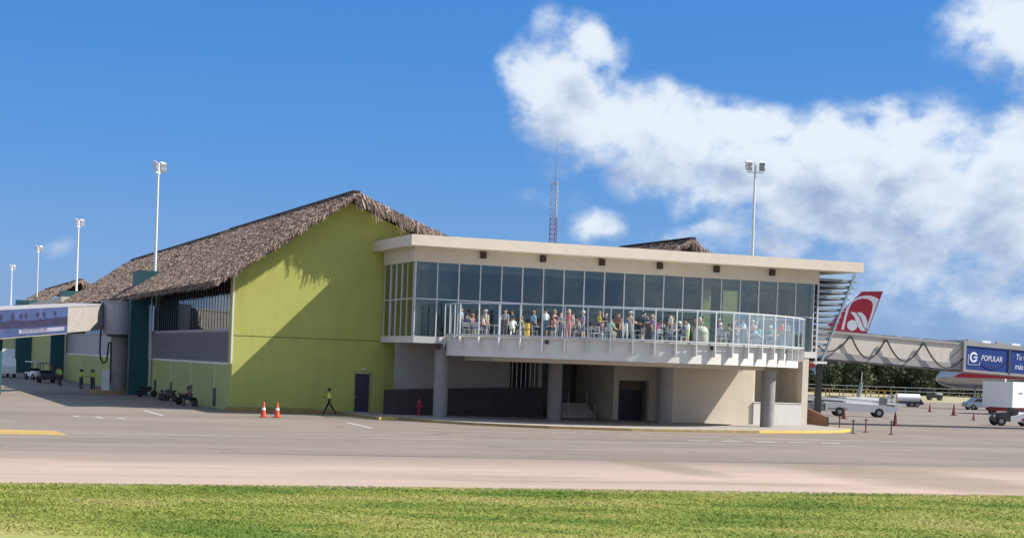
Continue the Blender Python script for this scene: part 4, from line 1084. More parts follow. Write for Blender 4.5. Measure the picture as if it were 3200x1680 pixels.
# two tugs parked behind the loader
for (X, Y, rz, lab) in ((37.2, 178, .3, 'grey ground power unit with a mast behind the belt loader'),):
    v = vehicle('power_unit', X, Y, rz, lab, 'power unit')
    MB().box(-2.0, 2.0, -.9, .9, .5, 1.45).build('housing', M_vwhite, v)
    MB().box(-2.1, 2.1, -.8, .8, .35, .498).build('frame', M_vdark, v)
    MB().cyl((0, 0, 1.45), (.25, 0, 3.0), .25, .16, 10).build('exhaust_stack', M_vgrey, v)
    MB().cyl((.25, 0, 3.0), (.3, 0, 4.2), .04, .02, 6).build('aerial', M_polewhite, v)
    for x in (-1.4, 1.4):
        for y in (-.8, .8): wheel(v, x, y, .34)
# yellow cage dollies
def dolly(X, Y, rz, lab):
    v = vehicle('cage_dolly', X, Y, rz, lab, 'dolly', 'yellow cage dollies beyond the loader')
    MB().box(-1.7, 1.7, -.8, .8, .42, .56).build('deck', M_vgrey, v)
    for x in (-1.65, 0, 1.65):
        for y in (-.75, .75): MB().box(x-.05, x+.05, y-.05, y+.05, .56, 2.1).build('upright', M_vyellow, v)
    for y in (-.75, .75):
        for z in (1.3, 2.1): MB().beam((-1.65, y, z), (1.65, y, z), .07, .07).build('rail', M_vyellow, v)
    MB().box(-1.5, .3, -.6, .6, .57, 1.25).build('cargo', flat((.16, .15, .17)), v)
    for x in (-1.2, 1.2):
        for y in (-.7, .7): wheel(v, x, y, .22, .16)
for k, (X, Y, lab) in enumerate(((33.5, 192, 'yellow cage dolly nearest the pavilion corner'), (38.5, 194, 'yellow cage dolly in the middle of the row'), (43.6, 196, 'yellow cage dolly next to the tank truck'))): dolly(X, Y, .1*k, lab)
# two dark carts close behind the pavilion corner
for X, Y, lab in ((28.6, 165, 'dark flat baggage cart half hidden by the pavilion corner'), (33.0, 172, 'dark flat baggage cart behind the belt loader')):
    v = vehicle('baggage_cart', X, Y, .15, lab, 'cart', 'dark baggage carts')
    MB().box(-1.6, 1.6, -.75, .75, .45, .6).build('deck', M_vdark, v)
    MB().box(-1.55, -1.45, -.75, .75, .6, 1.35).build('headboard', M_vgrey, v)
    MB().box(-1.2, 1.2, -.6, .5, .605, 1.15).build('cargo', flat((.09, .10, .11)), v)
    for x in (-1.1, 1.1):
        for y in (-.65, .65): wheel(v, x, y, .25, .16)
# white box truck at far left
v = vehicle('box_truck', -61.3, 200, -1.15, 'white box truck under the poster panel at the left edge', 'truck')
MB().box(-3, 3, -1.1, 1.1, 1.0, 3.4).build('cargo_box', M_vwhite, v)
MB().extr([(3.05, -1.05, .5), (4.8, -1.05, .5), (4.8, -1.05, 1.4), (4.4, -1.05, 2.3), (3.05, -1.05, 2.3)], (0, 2.1, 0)).build('cab', M_vwhite, v)
MB().box(-3, 3.1, -.8, .8, .5, .998).build('chassis', M_vdark, v)
for x in (-2, 3.8):
    for y in (-1, 1): wheel(v, x, y, .48)
for X, Y, rz, lab, mt in ((-54.6, 191, -.9, 'white tow tractor beyond the second teal column', M_vwhite), (-49.2, 176, -1.2, 'dark tow tractor near the crew under the poster', M_vdark)):
    v = vehicle('tow_tractor', X, Y, rz, lab, 'tractor')
    MB().extr([(-1.5, -.7, .4), (1.5, -.7, .4), (1.5, -.7, .9), (.3, -.7, 1.0), (-.2, -.7, .8), (-1.5, -.7, .85)], (0, 1.4, 0)).build('body', mt, v)
    MB().box(-.9, -.3, -.6, .6, .86, 1.3).build('seat', M_black, v)
    m = MB()
    for x in (-1.2, .5):
        for y in (-.65, .65): m.cyl((x, y, .85), (x, y, 2.0), .035, n=6)
    m.build('canopy_frame', M_vdark, v); MB().box(-1.4, .7, -.75, .75, 2.0, 2.08).build('canopy', mt, v)
    for x in (-1.0, 1.0):
        for y in (-.7, .7): wheel(v, x, y, .36)
# parked motorcycles by the side wall
def bike(loc, rz, lab):
    v = empty('motorcycle', loc, rz, label=lab, cat='motorcycle', group='motorcycles by the side wall')
    wheel(v, -.62, 0, .28, .09, M_vdark); wheel(v, .62, 0, .28, .09, M_vdark)
    MB().extr([(-.5, -.1, .45), (.3, -.1, .45), (.42, -.1, .82), (.1, -.1, .88), (-.15, -.1, .72), (-.6, -.1, .74)], (0, .2, 0)).build('frame', M_vdark, v)
    MB().extr([(-.7, -.13, .75), (-.12, -.13, .73), (-.08, -.13, .80), (-.72, -.13, .84)], (0, .26, 0)).build('seat', M_black, v)
    MB().tube([(.62, 0, .3), (.42, 0, .98)], .03, 6).build('fork', M_steel, v); MB().tube([(.4, -.33, 1.03), (.42, 0, .98), (.4, .33, 1.03)], .018, 6).build('handlebar', M_steel, v)
    MB().cyl((.46, 0, .86), (.58, 0, .85), .08, n=10).build('headlight', M_wtext, v)
for s, d, rz, lab in ((-1.0, -28.2, .3, 'motorcycle nearest the teal column by the green side wall'), (-1.1, -19.4, 1.9, 'motorcycle leaning between the second and third wall vents'), (-1.0, -17.8, 2.1, 'low motorcycle beside the middle wall vent'), (-1.05, -10.2, .4, 'motorcycle nearest the gable corner by the side wall')):
    w = W(s, d); bike((w.x, w.y, 0), ANG+rz, lab)

# ================================================================== street furniture
M_cone = pmat('cone_orange', (.62, .10, .035), rough=.6, var=.12)
M_cone_d = pmat('cone_faded', (.20, .055, .04), rough=.7, var=.15)
def cone(X, Y, h, lab, mat=None, band=True, grp=None):
    v = empty('traffic_cone', (X, Y, 0), 0, label=lab, cat='traffic cone', group=grp)
    k = h/.9
    MB().box(-.24*k, .24*k, -.24*k, .24*k, 0, .05*k).build('base', mat or M_cone, v)
    MB().lathe([(.16*k, .05*k), (.045*k, .86*k), (.03*k, .9*k), (.0, .9*k)], n=14).build('cone_body', mat or M_cone, v, True)
    if band: MB().lathe([(.113*k, .42*k), (.093*k, .56*k)], n=14).build('reflective_band', M_wtext, v, True)
cone(-14.82, 100.0, .95, 'orange cone in front of the green gable, left of the pair'); cone(-14.05, 100.4, .95, 'orange cone in front of the green gable, right of the pair')
for X, Y, h, lab in ((28.6, 142.6, 1.0, 'dull cone beside the first bollard post'), (46.6, 185, .9, 'small dull cone on the open apron under the bridge'), (45.66, 171.4, 1.15, 'largest dull cone on the open apron'),
                     (42.9, 154.1, .7, 'smallest dull cone left of the baggage tug'), (29.47, 127.4, 1.05, 'dull cone just behind the last bollard post')):
    cone(X, Y, h, lab, M_cone_d, False)
for X, Y, lab in ((22.8, 115.2, 'dark barrier post nearest the ramp wall'), (22.15, 107.4, 'dark barrier post second from the ramp wall'), (23.65, 110.6, 'dark barrier post third from the ramp wall'), (24.75, 108.0, 'dark barrier post farthest from the ramp wall')):
    v = empty('barrier_post', (X, Y, 0), 0, label=lab, cat='post', group='barrier posts by the ramp')
    MB().lathe([(0, .0), (.22, .0), (.22, .02), (.06, .06), (.04, .08), (.04, .80), (.055, .81), (.055, .88), (0, .9)], n=12).build('post', pmat('post_maroon', (.07, .03, .03), rough=.6), v, True)
    MB().box(-.16, .16, -.03, .03, .81, .85).build('belt_head', M_vdark, v)
hy = W(11.4, 4.9, .14)
v = empty('fire_hydrant', hy, ANG, label='dark red fire hydrant in the shade by the maroon low wall', cat='hydrant')
M_hyd = pmat('hydrant_red', (.30, .03, .045), rough=.5)
MB().lathe([(0, 0), (.17, 0), (.17, .06), (.10, .1), (.10, .75), (.15, .78), (.15, .84), (.11, .98), (.05, 1.1), (0, 1.12)], n=16).build('barrel', M_hyd, v, True)
MB().cyl((-.26, 0, .62), (.26, 0, .62), .07, n=10).build('side_outlet', M_hyd, v); MB().cyl((0, -.24, .55), (0, 0, .55), .08, n=10).build('front_outlet', M_hyd, v)

# perimeter fence beyond the apron
fe = empty('perimeter_fence', (20, 342, 0), .0, label='long low wire fence with pale rails before the tree line', cat='fence')
for k in range(56):
    MB().box(-20+k*3-.04, -20+k*3+.04, -.04, .04, 0, 1.7).build('post', M_bgrey, fe)
for z in (.9, 1.65): MB().beam((-20, -.06, z), (145, -.06, z), .05, .09).build('rail', M_polewhite, fe)

# ================================================================== trees beyond the fence
M_bark = pmat('bark', (.10, .075, .055), rough=.95, var=.25, scale=4)
M_leaf = attr_mat('tree_leaf', rough=.65, spec=.3)
def crown_mesh(seed, n=2600):
    rng = np.random.default_rng(seed)
    cl = np.stack([rng.normal(0, 1.7, 16), rng.normal(0, 1.5, 16), np.concatenate([rng.uniform(.8, 2.6, 5), rng.uniform(2.2, 8.3, 11)])], 1); cr = rng.uniform(.9, 1.9, 16)
    k = rng.integers(0, 16, n); u = rng.normal(size=(n, 3)); u /= np.linalg.norm(u, axis=1)[:, None]
    p = cl[k]+u*(cr[k]*rng.random(n)**.35)[:, None]; p[:, 2] = np.maximum(p[:, 2], .25)
    a = rng.normal(size=(n, 3)); a /= np.linalg.norm(a, axis=1)[:, None]; b = np.cross(a, u); b /= np.linalg.norm(b, axis=1)[:, None]
    s = rng.uniform(.12, .30, n)[:, None]
    V = np.stack([p-a*s, p+b*s*.6, p+a*s, p-b*s*.6], 1)
    tone = rng.uniform(.6, 1.35, 16)*(1+.35*math.sin(seed*2.3))
    C = np.array([.040, .066, .026])*rng.uniform(.6, 1.5, n)[:, None]*tone[k][:, None]+rng.uniform(0, .02, n)[:, None]*np.array([1, .8, .1])
    return quads_mesh('crown', V, C, M_leaf)
crowns = [crown_mesh(40+i) for i in range(5)]
tr_mesh = MB().tube([(0, 0, 0), (.1, 0, 2.0), (-.1, .1, 4.0), (.2, 0, 6.0)], [.22, .18, .12, .05], 7)
tr_mesh.tube([(.05, 0, 2.2), (1.1, .2, 4.2)], [.10, .04], 5).tube([(0, 0, 2.8), (-1.2, -.3, 4.9)], [.09, .04], 5); tr_mesh = tr_mesh.mesh('trunk', M_bark)
rt = random.Random(9)
for i in range(120):
    X = 22+i*1.35+rt.uniform(-.7, .7); Y = 352+rt.uniform(-3, 12)+(i % 3)*5
    t = empty('broadleaf_tree', (X, Y, 0), rt.uniform(0, 6.28), label='dark green broadleaf tree in the dense row beyond the fence', cat='tree', group='trees in the row beyond the fence')
    sc_ = rt.uniform(.65, 1.2); t.scale = (sc_*1.15, sc_*1.15, sc_)
    link('trunk', tr_mesh, t); link('crown', crowns[i % 5], t)

# ================================================================== people
SKIN = [(.55, .34, .24), (.45, .26, .17), (.62, .42, .32), (.20, .11, .07), (.32, .18, .11)]
def smat(rgb): return flat(tuple(rgb), .75)
def proto(name, lean=0.0, legs=((0, 0), (0, 0)), arms=((.05, .15, .10), (.05, .15, .10)), H=.93, head=0.0, splay=.09):
    """one continuous skinned body; slots: 0 skin, 1 shirt, 2 forearm, 3 thigh, 4 shin, 5 shoe"""
    V, E, Rr, Bn = [], [], [], []
    def v(p, r, par=None, reg=0):
        V.append(Vector(p)); Rr.append(r if isinstance(r, tuple) else (r, r))
        if par is not None: E.append((par, len(V)-1)); Bn.append((par, len(V)-1, reg))
        return len(V)-1
    up = Vector((math.sin(lean), 0, math.cos(lean)))
    pel = v((0, 0, H), (.145, .115))
    wst = v(Vector((0, 0, H))+up*.16, (.135, .10), pel, 3)
    chs = v(Vector((0, 0, H))+up*.36, (.16, .11), wst, 1)
    nb_ = v(Vector((0, 0, H))+up*.50, (.10, .085), chs, 1)
    hd = Vector((math.sin(lean*.6+head), 0, math.cos(lean*.6+head)))
    nk = v(V[nb_]+hd*.06, .052, nb_, 0); jw = v(V[nk]+hd*.07+Vector((.022, 0, 0)), .074, nk, 0); hc = v(V[jw]+hd*.085-Vector((.012, 0, 0)), .098, jw, 0); ht = v(V[hc]+hd*.075, .07, hc, 0)
    v(V[jw]+hd*.05+Vector((.105, 0, 0)), .016, hc, 0)                      # nose
    for sg in (-1, 1): v(V[jw]+hd*.06+Vector((0, sg*.105, 0)), .016, hc, 0)   # ears
    for (sg, (ta, ka)) in zip((-1, 1), legs):
        hp = v((0, sg*.085, H-.05), .095, pel, 3)
        kn = Vector((math.sin(ta)*.43, sg*splay, H-.05-math.cos(ta)*.43)); k = v(kn, .062, hp, 3)
        sa = ta-ka; an = kn+Vector((math.sin(sa)*.41, 0, -math.cos(sa)*.41)); k2 = v(kn.lerp(an, .35), .058, k, 4)
        a = v(an, .042, k2, 4); fa = sa*.7 if abs(sa) < 1.0 else 0
        heel = v(an+Vector((-.03, 0, -.045)), .038, a, 5); v(an+Vector((.16*math.cos(fa), sg*.02, -.055+.16*math.sin(fa)*.6)), .036, a, 5)
    for (sg, (ua, el, out)) in zip((-1, 1), arms):
        sh = v(V[nb_]+Vector((-.01, sg*.175, -.05)), .062, nb_, 1)
        ev = V[sh]+Vector((math.sin(ua)*math.cos(out), sg*math.sin(out), -math.cos(ua)*math.cos(out)))*.28; e = v(ev, .046, sh, 1)
        fa = ua+el; wv = ev+Vector((math.sin(fa), sg*math.sin(out)*.3, -math.cos(fa))).normalized()*.245; w = v(wv, .032, e, 2)
        dv = (wv-ev).normalized(); sv = Vector((0, 1, 0)); pv = wv+dv*.075; pm = v(pv, (.040, .020), w, 0)
        for j, (o, ln) in enumerate(((-.030, .065), (-.010, .080), (.010, .078), (.030, .060))):
            f1 = v(pv+dv*(.035+ln*.35)+sv*o, .0095, pm, 0); v(V[f1]+dv*(ln*.6)+Vector((.012, 0, -.012)), .008, f1, 0)
        t1 = v(wv+dv*.05+Vector((.030, -sg*.030, 0)), .010, pm, 0); v(V[t1]+dv*.04+Vector((.015, -sg*.008, 0)), .009, t1, 0)
    me = bpy.data.meshes.new(name); me.from_pydata([tuple(p) for p in V], E, [])
    o = bpy.data.objects.new(name, me); col.objects.link(o)
    o.modifiers.new('skin', 'SKIN'); 
    if not me.skin_vertices:
        bm = bmesh.new(); bm.from_mesh(me); bm.verts.layers.skin.verify(); bm.to_mesh(me); bm.free()
    for i, r in enumerate(Rr): me.skin_vertices[0].data[i].radius = r
    me.skin_vertices[0].data[0].use_root = True
    o.modifiers['skin'].use_smooth_shade = True
    o.modifiers.new('sub', 'SUBSURF').levels = 1
    dg = bpy.context.evaluated_depsgraph_get(); dg.update()
    out = bpy.data.meshes.new_from_object(o.evaluated_get(dg)); bpy.data.objects.remove(o)
    out.materials.clear()
    for i in range(6): out.materials.append(smat((.5, .5, .5)))
    # each face takes the region of the nearest bone
    bs = [(V[a], V[b]-V[a], reg) for a, b, reg in Bn]
    idx = []
    for p in out.polygons:
        c = p.center; best = (9e9, 0)
        for a, d, reg in bs:
            t = max(0, min(1, (c-a).dot(d)/max(d.length_squared, 1e-9))); q = (c-(a+d*t)).length
            if q < best[0]: best = (q, reg)
        idx.append(best[1])
    out.polygons.foreach_set('material_index', idx)
    zmin = min(x.co.z for x in out.vertices)
    return {'me': out, 'head': V[hc].copy(), 'top': V[ht].copy(), 'zmin': zmin}
PR = {
    'stand': proto('body', .03, ((.04, .05), (-.06, .02)), ((.05, .2, .12), (-.05, .25, .12))),
    'chat': proto('body', .04, ((.08, .06), (-.08, .05)), ((.35, 1.3, .15), (.05, .25, .14))),
    'lean': proto('body', .55, ((.10, .08), (-.16, .03)), ((.9, .5, .12), (.75, .7, .12)), head=-.2),
    'walk': proto('body', .05, ((.48, .10), (-.50, .22)), ((.62, 1.1, .08), (-.40, .35, .10)), H=.86),
    'sit': proto('body', -.06, ((1.50, 1.50), (1.45, 1.40)), ((.55, .75, .10), (.45, .9, .12)), H=.55),
    'sit_fwd': proto('body', .32, ((1.48, 1.55), (1.45, 1.35)), ((.95, .55, .12), (.85, .75, .15)), H=.55, head=-.1),
    'crouch': proto('body', .75, ((1.75, 2.1), (1.2, 2.0)), ((.9, .4, .1), (.8, .5, .1)), H=.48, head=-.3),
}
def hair_mesh(long=False):
    m = MB(); n, k = 14, 6; vs = []
    for j in range(k):
        t = j/(k-1)*PI*.56
        for i in range(n):
            a = 2*PI*i/n; r = .112*math.sin(t)*(1.0 if not long else 1.08); back = -.018*math.sin(t)
            x = r*math.cos(a)+back; low = (-.10 if long else -.02) if math.cos(a) < .3 and j == k-1 else (.035 if j == k-1 else 0)
            vs.append((x, r*math.sin(a)*.92, .122*math.cos(t)+low))
    m.add(vs, [(j*n+i, (j+1)*n+i, (j+1)*n+(i+1) % n, j*n+(i+1) % n) for j in range(k-1) for i in range(n)])
    return m
def cap_mesh():
    m = hair_mesh(); m.extr([(.06, -.08, .05), (.19, -.06, .035), (.19, .06, .035), (.06, .08, .05)], (0, 0, .012)); return m
def hat_mesh():
    return MB().lathe([(0, .13), (.08, .125), (.105, .07), (.11, .05), (.19, .035), (.19, .025), (.10, .04)], n=16)
HM = {'hair': hair_mesh(), 'long': hair_mesh(True), 'cap': cap_mesh(), 'hat': hat_mesh()}
HMe = {k: v.mesh('hair', smat((.05, .035, .03)), True) for k, v in HM.items()}
nper = [0]
def person(pose, loc, rz, shirt, label, trousers=(.06, .07, .10), sleeves=False, shorts=False, hair='hair', hair_c=(.035, .025, .02), skin=None, shoe=(.05, .05, .055), scale=1.0, group=None):
    p = PR[pose]; nper[0] += 1
    sk = smat(SKIN[nper[0] % 3] if skin is None else SKIN[skin])
    r = empty('person', loc, rz, label=label, cat='person', group=group); r.scale = (scale,)*3
    b = link('body', p['me'], r, (0, 0, -p['zmin']))
    for i, m in enumerate((sk, smat(shirt), smat(shirt) if sleeves else sk, smat(trousers), sk if shorts else smat(trousers), smat(shoe))):
        b.material_slots[i].link = 'OBJECT'; b.material_slots[i].material = m
    h = link('hair' if hair in ('hair', 'long') else 'hat', HMe[hair], b, tuple(p['head']+Vector((-.004, 0, .028))))
    h.material_slots[0].link = 'OBJECT'; h.material_slots[0].material = smat(hair_c)
    return r
# the guard walking along the gable
g = Vector((-11.9, 109.3, 0))
wk_ = person('walk', (g.x, g.y, 0.0), PI, (.72, .92, .08), 'person in a hi-vis yellow shirt and dark trousers walking past the green gable', (.012, .016, .016), hair='cap', hair_c=(.012, .012, .014), skin=3, sleeves=False)
# ------------------------------------------------------------------ terrace guests: (s, d, pose, facing, shirt, trousers, options, label)
TF = 5.402
def tp(s, d): w = W(s, d, TF); return (w.x, w.y, w.z)
G = 'guests on the terrace'
def guest(s, d, pose, face, shirt, label, seat=False, **kw):
    person(pose, tp(s, d), ANG+math.radians(face), shirt, label, group=G, **kw)
    if pose in ('sit', 'sit_fwd'): chair(s, d, face)
M_chair = pmat('chair_grey_metal', (.50, .51, .53), rough=.4, metal=.3)
chair_parts = None
chairs = []
def chair(s, d, face): chairs.append((s, d, face))
extra_chairs = []
guest(12.81, 9.6, 'sit', 60, (.10, .07, .14), 'seated person in a dark purple top at the terrace left end', skin=0)
guest(13.38, 9.1, 'sit_fwd', 150, (.02, .28, .34), 'seated person in a teal shirt near the terrace left end', shorts=True, trousers=(.10, .10, .22))
guest(13.25, 10.5, 'sit', 30, (.05, .06, .10), 'seated person in navy just right of the one in teal', trousers=(.09, .06, .12))
guest(13.9, 9.9, 'sit_fwd', 185, (.58, .36, .36), 'seated person in a pale pink top with dark trousers', hair='long', hair_c=(.10, .05, .03), trousers=(.03, .03, .035))
guest(15.48, 9.4, 'chat', -120, (.40, .40, .42), 'standing person in a grey shirt behind the crouching one', trousers=(.12, .11, .13))
guest(14.93, 12.0, 'crouch', 60, (.78, .79, .72), 'crouching person with a white shirt against the glass railing', trousers=(.62, .64, .56), sleeves=True)
guest(16.73, 13.1, 'stand', 80, (.76, .77, .78), 'standing person in a white T-shirt and blue jeans seen from behind', trousers=(.09, .15, .26), shoe=(.7, .7, .7))
guest(17.2, 13.3, 'sit', 170, (.58, .22, .27), 'seated person in a pink patterned top and pale sun hat', hair='hat', hair_c=(.55, .50, .44), shorts=True)
guest(17.95, 13.9, 'stand', 60, (.55, .20, .20), 'blond standing person in a rose patterned dress by the railing', hair='long', hair_c=(.55, .42, .22), trousers=(.58, .25, .27), sleeves=False)
guest(18.75, 12.2, 'stand', 200, (.16, .14, .16), 'standing person in dark grey between the rose dress and floral shirt', trousers=(.05, .05, .06))
guest(19.05, 13.2, 'sit_fwd', 180, (.42, .36, .32), 'seated person in a beige floral shirt left of the maroon one', trousers=(.35, .33, .31))
guest(20.6, 12.9, 'sit_fwd', -160, (.22, .035, .055), 'seated person in a maroon shirt at the middle tables', trousers=(.10, .09, .09))
guest(21.5, 11.6, 'stand', -100, (.06, .065, .07), 'standing dark-haired person in black behind the maroon shirt', skin=2)
guest(21.95, 12.6, 'chat', 200, (.30, .13, .11), 'standing person in a rust brown shirt beside the railing post', trousers=(.04, .04, .045))
guest(21.7, 14.2, 'lean', 15, (.05, .20, .42), 'bending person in a bright blue shirt and white trousers', trousers=(.66, .64, .62))
guest(23.3, 13.4, 'chat', -20, (.035, .06, .12), 'tall standing person in a navy shirt by the glass door', trousers=(.12, .07, .06), shorts=True, scale=1.05)
guest(23.25, 14.3, 'lean', 0, (.33, .25, .32), 'bending person in a mauve shirt next to the pink shirt', trousers=(.10, .08, .09))
guest(23.75, 14.6, 'sit', 100, (.66, .14, .30), 'seated person in a bright pink shirt facing the glass', trousers=(.40, .38, .36))
guest(25.2, 12.9, 'sit_fwd', 150, (.05, .13, .14), 'seated person in dark teal right of the pink shirt', trousers=(.05, .06, .08))
guest(25.2, 13.9, 'sit', 190, (.40, .42, .46), 'seated person in pale grey at the table right of dark teal')
guest(25.7, 14.0, 'sit_fwd', -170, (.08, .08, .11), 'seated person in a dark shirt and a white cap', hair='cap', hair_c=(.75, .75, .75))
guest(25.4, 15.5, 'stand', 120, (.55, .62, .55), 'child in a pale shirt and light green shorts by the planter bin', trousers=(.45, .58, .25), shorts=True, scale=.78)
guest(27.0, 13.4, 'stand', -120, (.22, .17, .15), 'standing person in a navy cap behind the round bin', hair='cap', hair_c=(.03, .04, .09), scale=.95)
guest(28.9, 14.1, 'sit_fwd', 20, (.40, .34, .30), 'seated person in a brown floral shirt right of the round bin', trousers=(.08, .09, .12))
guest(29.7, 13.8, 'sit', 170, (.46, .40, .33), 'seated person in a tan shirt facing the brown floral shirt', trousers=(.20, .2, .22))
guest(30.2, 14.2, 'lean', 200, (.72, .76, .80), 'bending person in a white shirt at the right tables', trousers=(.42, .38, .35), hair_c=(.04, .05, .09))
guest(31.6, 13.6, 'crouch', 170, (.50, .53, .56), 'crouching grey-haired person in light grey at the right', hair_c=(.5, .5, .5), trousers=(.25, .28, .32))
guest(32.75, 12.9, 'sit', 190, (.18, .34, .26), 'seated person in a green shirt and white cap at the right', hair='cap', hair_c=(.78, .78, .78))
guest(33.3, 12.1, 'sit_fwd', 30, (.56, .36, .16), 'seated person in an orange tan vest near the red shirt', trousers=(.16, .10, .08))
guest(34.5, 11.5, 'stand', 90, (.60, .06, .07), 'standing person in a red shirt at the terrace right end', trousers=(.25, .28, .28))

guest(12.9, 8.2, 'stand', -60, (.30, .33, .40), 'standing person in slate blue close to the glass at the left end')
guest(14.4, 8.4, 'chat', -100, (.12, .10, .12), 'standing person in black close to the glass above the pink top')
guest(16.2, 8.8, 'stand', 170, (.14, .17, .26), 'standing person in dark blue close to the glass behind the drum')
guest(19.4, 9.2, 'chat', -80, (.20, .19, .21), 'standing person in charcoal close to the glass behind the floral shirt')
guest(20.3, 9.0, 'stand', 10, (.48, .44, .42), 'standing person in stone grey close to the glass left of the door')
guest(22.7, 11.0, 'stand', -130, (.36, .17, .14), 'standing person in terracotta behind the bending blue shirt')
guest(24.3, 12.0, 'chat', 170, (.09, .11, .13), 'standing person in graphite behind the bright pink shirt', hair='cap', hair_c=(.05, .05, .06))
guest(26.3, 11.6, 'stand', 190, (.26, .23, .24), 'standing person in taupe behind the child in green shorts')
guest(28.3, 11.8, 'chat', -10, (.16, .20, .24), 'standing person in steel blue behind the brown floral shirt')
guest(30.6, 12.0, 'stand', -70, (.33, .30, .26), 'standing person in khaki behind the bending white shirt')
guest(33.9, 13.1, 'stand', 200, (.60, .62, .60), 'standing person in off-white left of the red shirt', trousers=(.20, .22, .25))

TONES = [('coral', (.62, .22, .17)), ('cream', (.66, .60, .48)), ('olive', (.17, .18, .07)), ('sky blue', (.28, .47, .62)), ('wine red', (.24, .03, .06)), ('lilac', (.42, .33, .52)), ('mustard', (.55, .38, .06)),
         ('mint', (.40, .60, .48)), ('peach', (.68, .42, .30)), ('plum', (.18, .06, .16)), ('ivory', (.70, .68, .58)), ('tomato', (.60, .10, .06)), ('denim blue', (.12, .19, .30)), ('sand', (.48, .40, .28)),
         ('silver grey', (.52, .53, .55)), ('violet', (.25, .13, .38)), ('moss green', (.15, .22, .10)), ('salmon', (.62, .28, .24)), ('turquoise', (.06, .42, .45)), ('magenta', (.50, .06, .28))]
rg = random.Random(31)
for i, (nm, c) in enumerate(TONES):
    s = 13.6+i*1.06+rg.uniform(-.3, .3); dm = 2.2+math.sqrt(max(1, 13.3**2-(s-24.3)**2)); d = dm-rg.uniform(.3, 2.6)
    po = rg.choice(('stand', 'chat', 'sit', 'sit_fwd', 'stand')); fc = rg.uniform(0, 360)
    person(po, tp(s, d), ANG+math.radians(fc), c, ('seated' if po[:3] == 'sit' else 'standing')+' person in a '+nm+' top in the terrace crowd', rg.choice(((.06, .07, .10), (.30, .28, .26), (.12, .16, .25), (.5, .48, .45))),
           shorts=rg.random() < .4, hair=rg.choice(('hair', 'long', 'cap', 'hat')), hair_c=rg.choice(((.035, .025, .02), (.30, .20, .10), (.5, .42, .3), (.6, .6, .6))), group=G, scale=rg.uniform(.92, 1.05))
    if po[:3] == 'sit': extra_chairs.append((s, d, fc, nm))

# chairs and tables
def chair_proto():
    r = empty('terrace_chair', (0, 0, 0))
    MB().box(-.22, .20, -.21, .21, .40, .43).build('seat', M_chair, r)
    m = MB()
    for z in (.60, .70, .80): m.box(-.25, -.22, -.20, .20, z-.035, z+.035)
    m.box(-.252, -.225, -.21, -.18, .43, .85).box(-.252, -.225, .18, .21, .43, .85); m.build('backrest', M_chair, r)
    for x in (-.20, .18):
        for y in (-.19, .19): MB().cyl((x*1.15, y*1.1, 0), (x, y, .40), .015, n=6).build('leg', M_chair, r)
    return r
def table_proto():
    r = empty('terrace_table', (0, 0, 0))
    MB().lathe([(0, .70), (.40, .70), (.40, .73), (0, .73)], n=20).build('table_top', M_chair, r)
    MB().cyl((0, 0, .03), (0, 0, .70), .03, n=8).build('post', M_chair, r); MB().lathe([(0, 0), (.25, 0), (.24, .03), (0, .035)], n=16).build('base', M_vdark, r)
    return r
cp, tbp = chair_proto(), table_proto(); first = [True, True]
def put(kind, s, d, face, label, group, cat):
    src = cp if kind == 0 else tbp
    o = src if first[kind] else copy_tree(src); first[kind] = False
    o.location = tp(s, d); o.rotation_euler = (0, 0, ANG+math.radians(face)); tag(o, label, cat, group)
CL = ['left end table', 'teal shirt', 'navy top', 'pale pink top', 'sun hat', 'beige floral shirt', 'maroon shirt', 'bright pink shirt', 'dark teal shirt', 'pale grey shirt', 'white cap and dark shirt', 'brown floral shirt', 'tan shirt', 'green shirt', 'orange tan vest']
for (s, d, f), who in zip(chairs, CL): put(0, s, d, f, 'grey metal chair under the guest with the '+who if who != 'left end table' else 'grey metal chair under the guest in dark purple', 'terrace chairs', 'chair')
for s, d, f, lab in ((16.1, 12.6, 20, 'empty grey chair right of the yellow drum'), (19.7, 13.9, 200, 'empty grey chair at the railing left of the maroon shirt'), (20.0, 13.0, 10, 'empty grey chair facing the maroon shirt'), (22.6, 14.4, 190, 'empty grey chair right of the bending blue shirt'), (24.6, 14.9, 30, 'empty grey chair right of the pink shirt'), (28.2, 14.6, 200, 'empty grey chair right of the round bin'), (30.9, 14.0, 180, 'empty grey chair right of the bending white shirt')):
    put(0, s, d, f, lab, 'terrace chairs', 'chair')
for s, d, lab in ((14.3, 10.6, 'small round table near the terrace left end'), (16.5, 11.6, 'small round table behind the yellow drum'), (18.3, 13.0, 'small round table between the sun hat and floral shirt'), (20.1, 12.2, 'small round table left of the maroon shirt'), (22.9, 13.0, 'small round table by the glass door'), (24.9, 13.4, 'small round table by the dark teal shirt'), (29.3, 13.3, 'small round table between the floral and tan shirts'), (32.3, 13.3, 'small round table near the terrace right end')):
    put(1, s, d, 0, lab, 'terrace tables', 'table')
for s, d, f, nm in extra_chairs: put(0, s, d, f, 'grey metal chair under the seated person in the '+nm+' top', 'terrace chairs', 'chair')
w = W(15.7, 12.7, TF)
v = empty('drum', w, 0, label='yellow drum with dark bands standing on the terrace', cat='drum')
MB().lathe([(0, 0), (.165, 0), (.17, .02), (.17, .3), (.18, .32), (.17, .34), (.17, .60), (.18, .62), (.17, .64), (.17, .85), (.15, .87), (0, .87)], n=20).build('drum_body', pmat('drum_yellow', (.70, .42, .05), rough=.45), v, True)
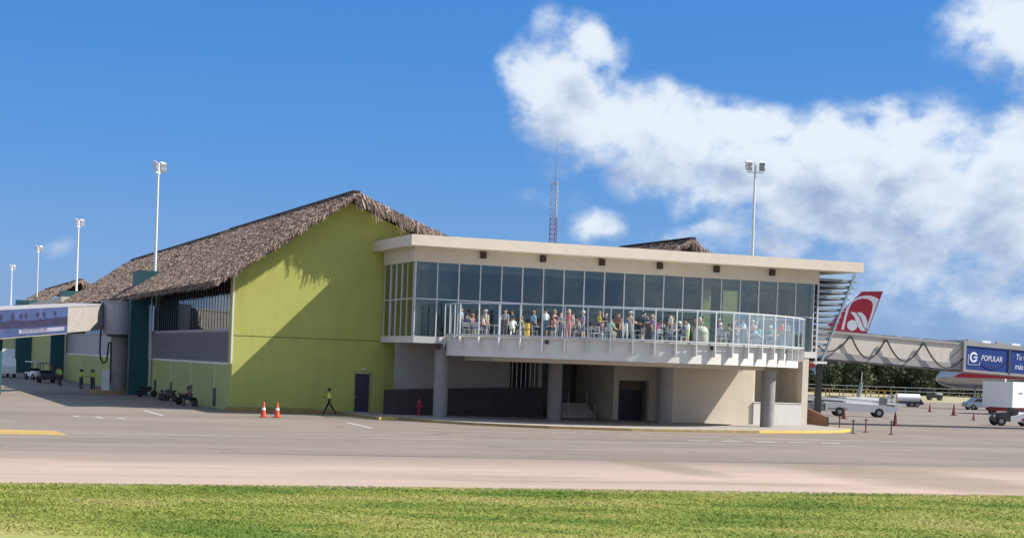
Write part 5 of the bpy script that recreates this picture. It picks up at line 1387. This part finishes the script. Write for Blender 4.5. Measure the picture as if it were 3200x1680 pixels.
MB().lathe([(.176, .45), (.176, .50)], n=20).build('drum_band', M_vdark, v)
w = W(26.35, 15.4, TF)
v = empty('litter_bin', w, ANG, label='beige domed litter bin behind the terrace glass', cat='litter bin')
MB().lathe([(0, 0), (.42, 0), (.46, .06), (.48, .40), (.47, .70)], n=24).build('bin_body', pmat('bin_beige', (.46, .44, .36), rough=.5), v, True)
MB().lathe([(.485, .70), (.47, .80), (.40, .96), (.24, 1.08), (0, 1.12)], n=24).build('dome_lid', MATS['bin_beige'], v, True)
MB().box(.28, .50, -.22, .12, .74, .90).build('opening', M_dark, v)

# ------------------------------------------------------------------ ground crew at the left
CREW = [(-40.7, 157.2, 'stand', 0), (-39.9, 154.6, 'chat', 40), (-39.4, 156.2, 'stand', 180), (-38.9, 155.0, 'chat', -140), (-38.6, 158.1, 'stand', 60), (-44.3, 163.6, 'chat', 20), (-46.4, 170.4, 'stand', -60), (-45.4, 167.5, 'chat', 160), (-53.8, 194.6, 'stand', 0), (-60.5, 222, 'chat', 120)]
CN = ['leftmost of the crew group before the drum column', 'crew member in front in the group before the drum column', 'crew member in the middle of the group before the drum column', 'crew member right of middle in the group before the drum column', 'crew member at the back of the group before the drum column', 'crew member by the second teal column', 'crew member farther back by the second teal column', 'crew member between the two others at the second teal column', 'lone far crew member below the poster', 'farthest crew member below the poster panel']
for (X, Y, po, f), lab in zip(CREW, CN):
    person(po, (X, Y, 0), math.radians(f), (.42, .58, .08) if X > -50 else (.45, .35, .1), lab+', hi-vis vest', (.03, .035, .05), skin=3+(int(X) % 2), hair='cap' if po == 'chat' else 'hair', hair_c=(.02, .02, .03), group='ground crew at the left')
w = W(-1.3, -7.3)
person('sit_fwd', (w.x, w.y, .0), ANG+PI, (.30, .14, .10), 'person sitting low by the wall vent near the gable corner', (.04, .04, .05), skin=3)
w = W(-1.0, -7.3)
st = B(-.2, .2, -.2, .2, 0, .40).build('stool', M_vdark, None, loc=(w.x, w.y, 0), rot=(0, 0, ANG), label='low dark block seat by the wall vent', cat='stool')
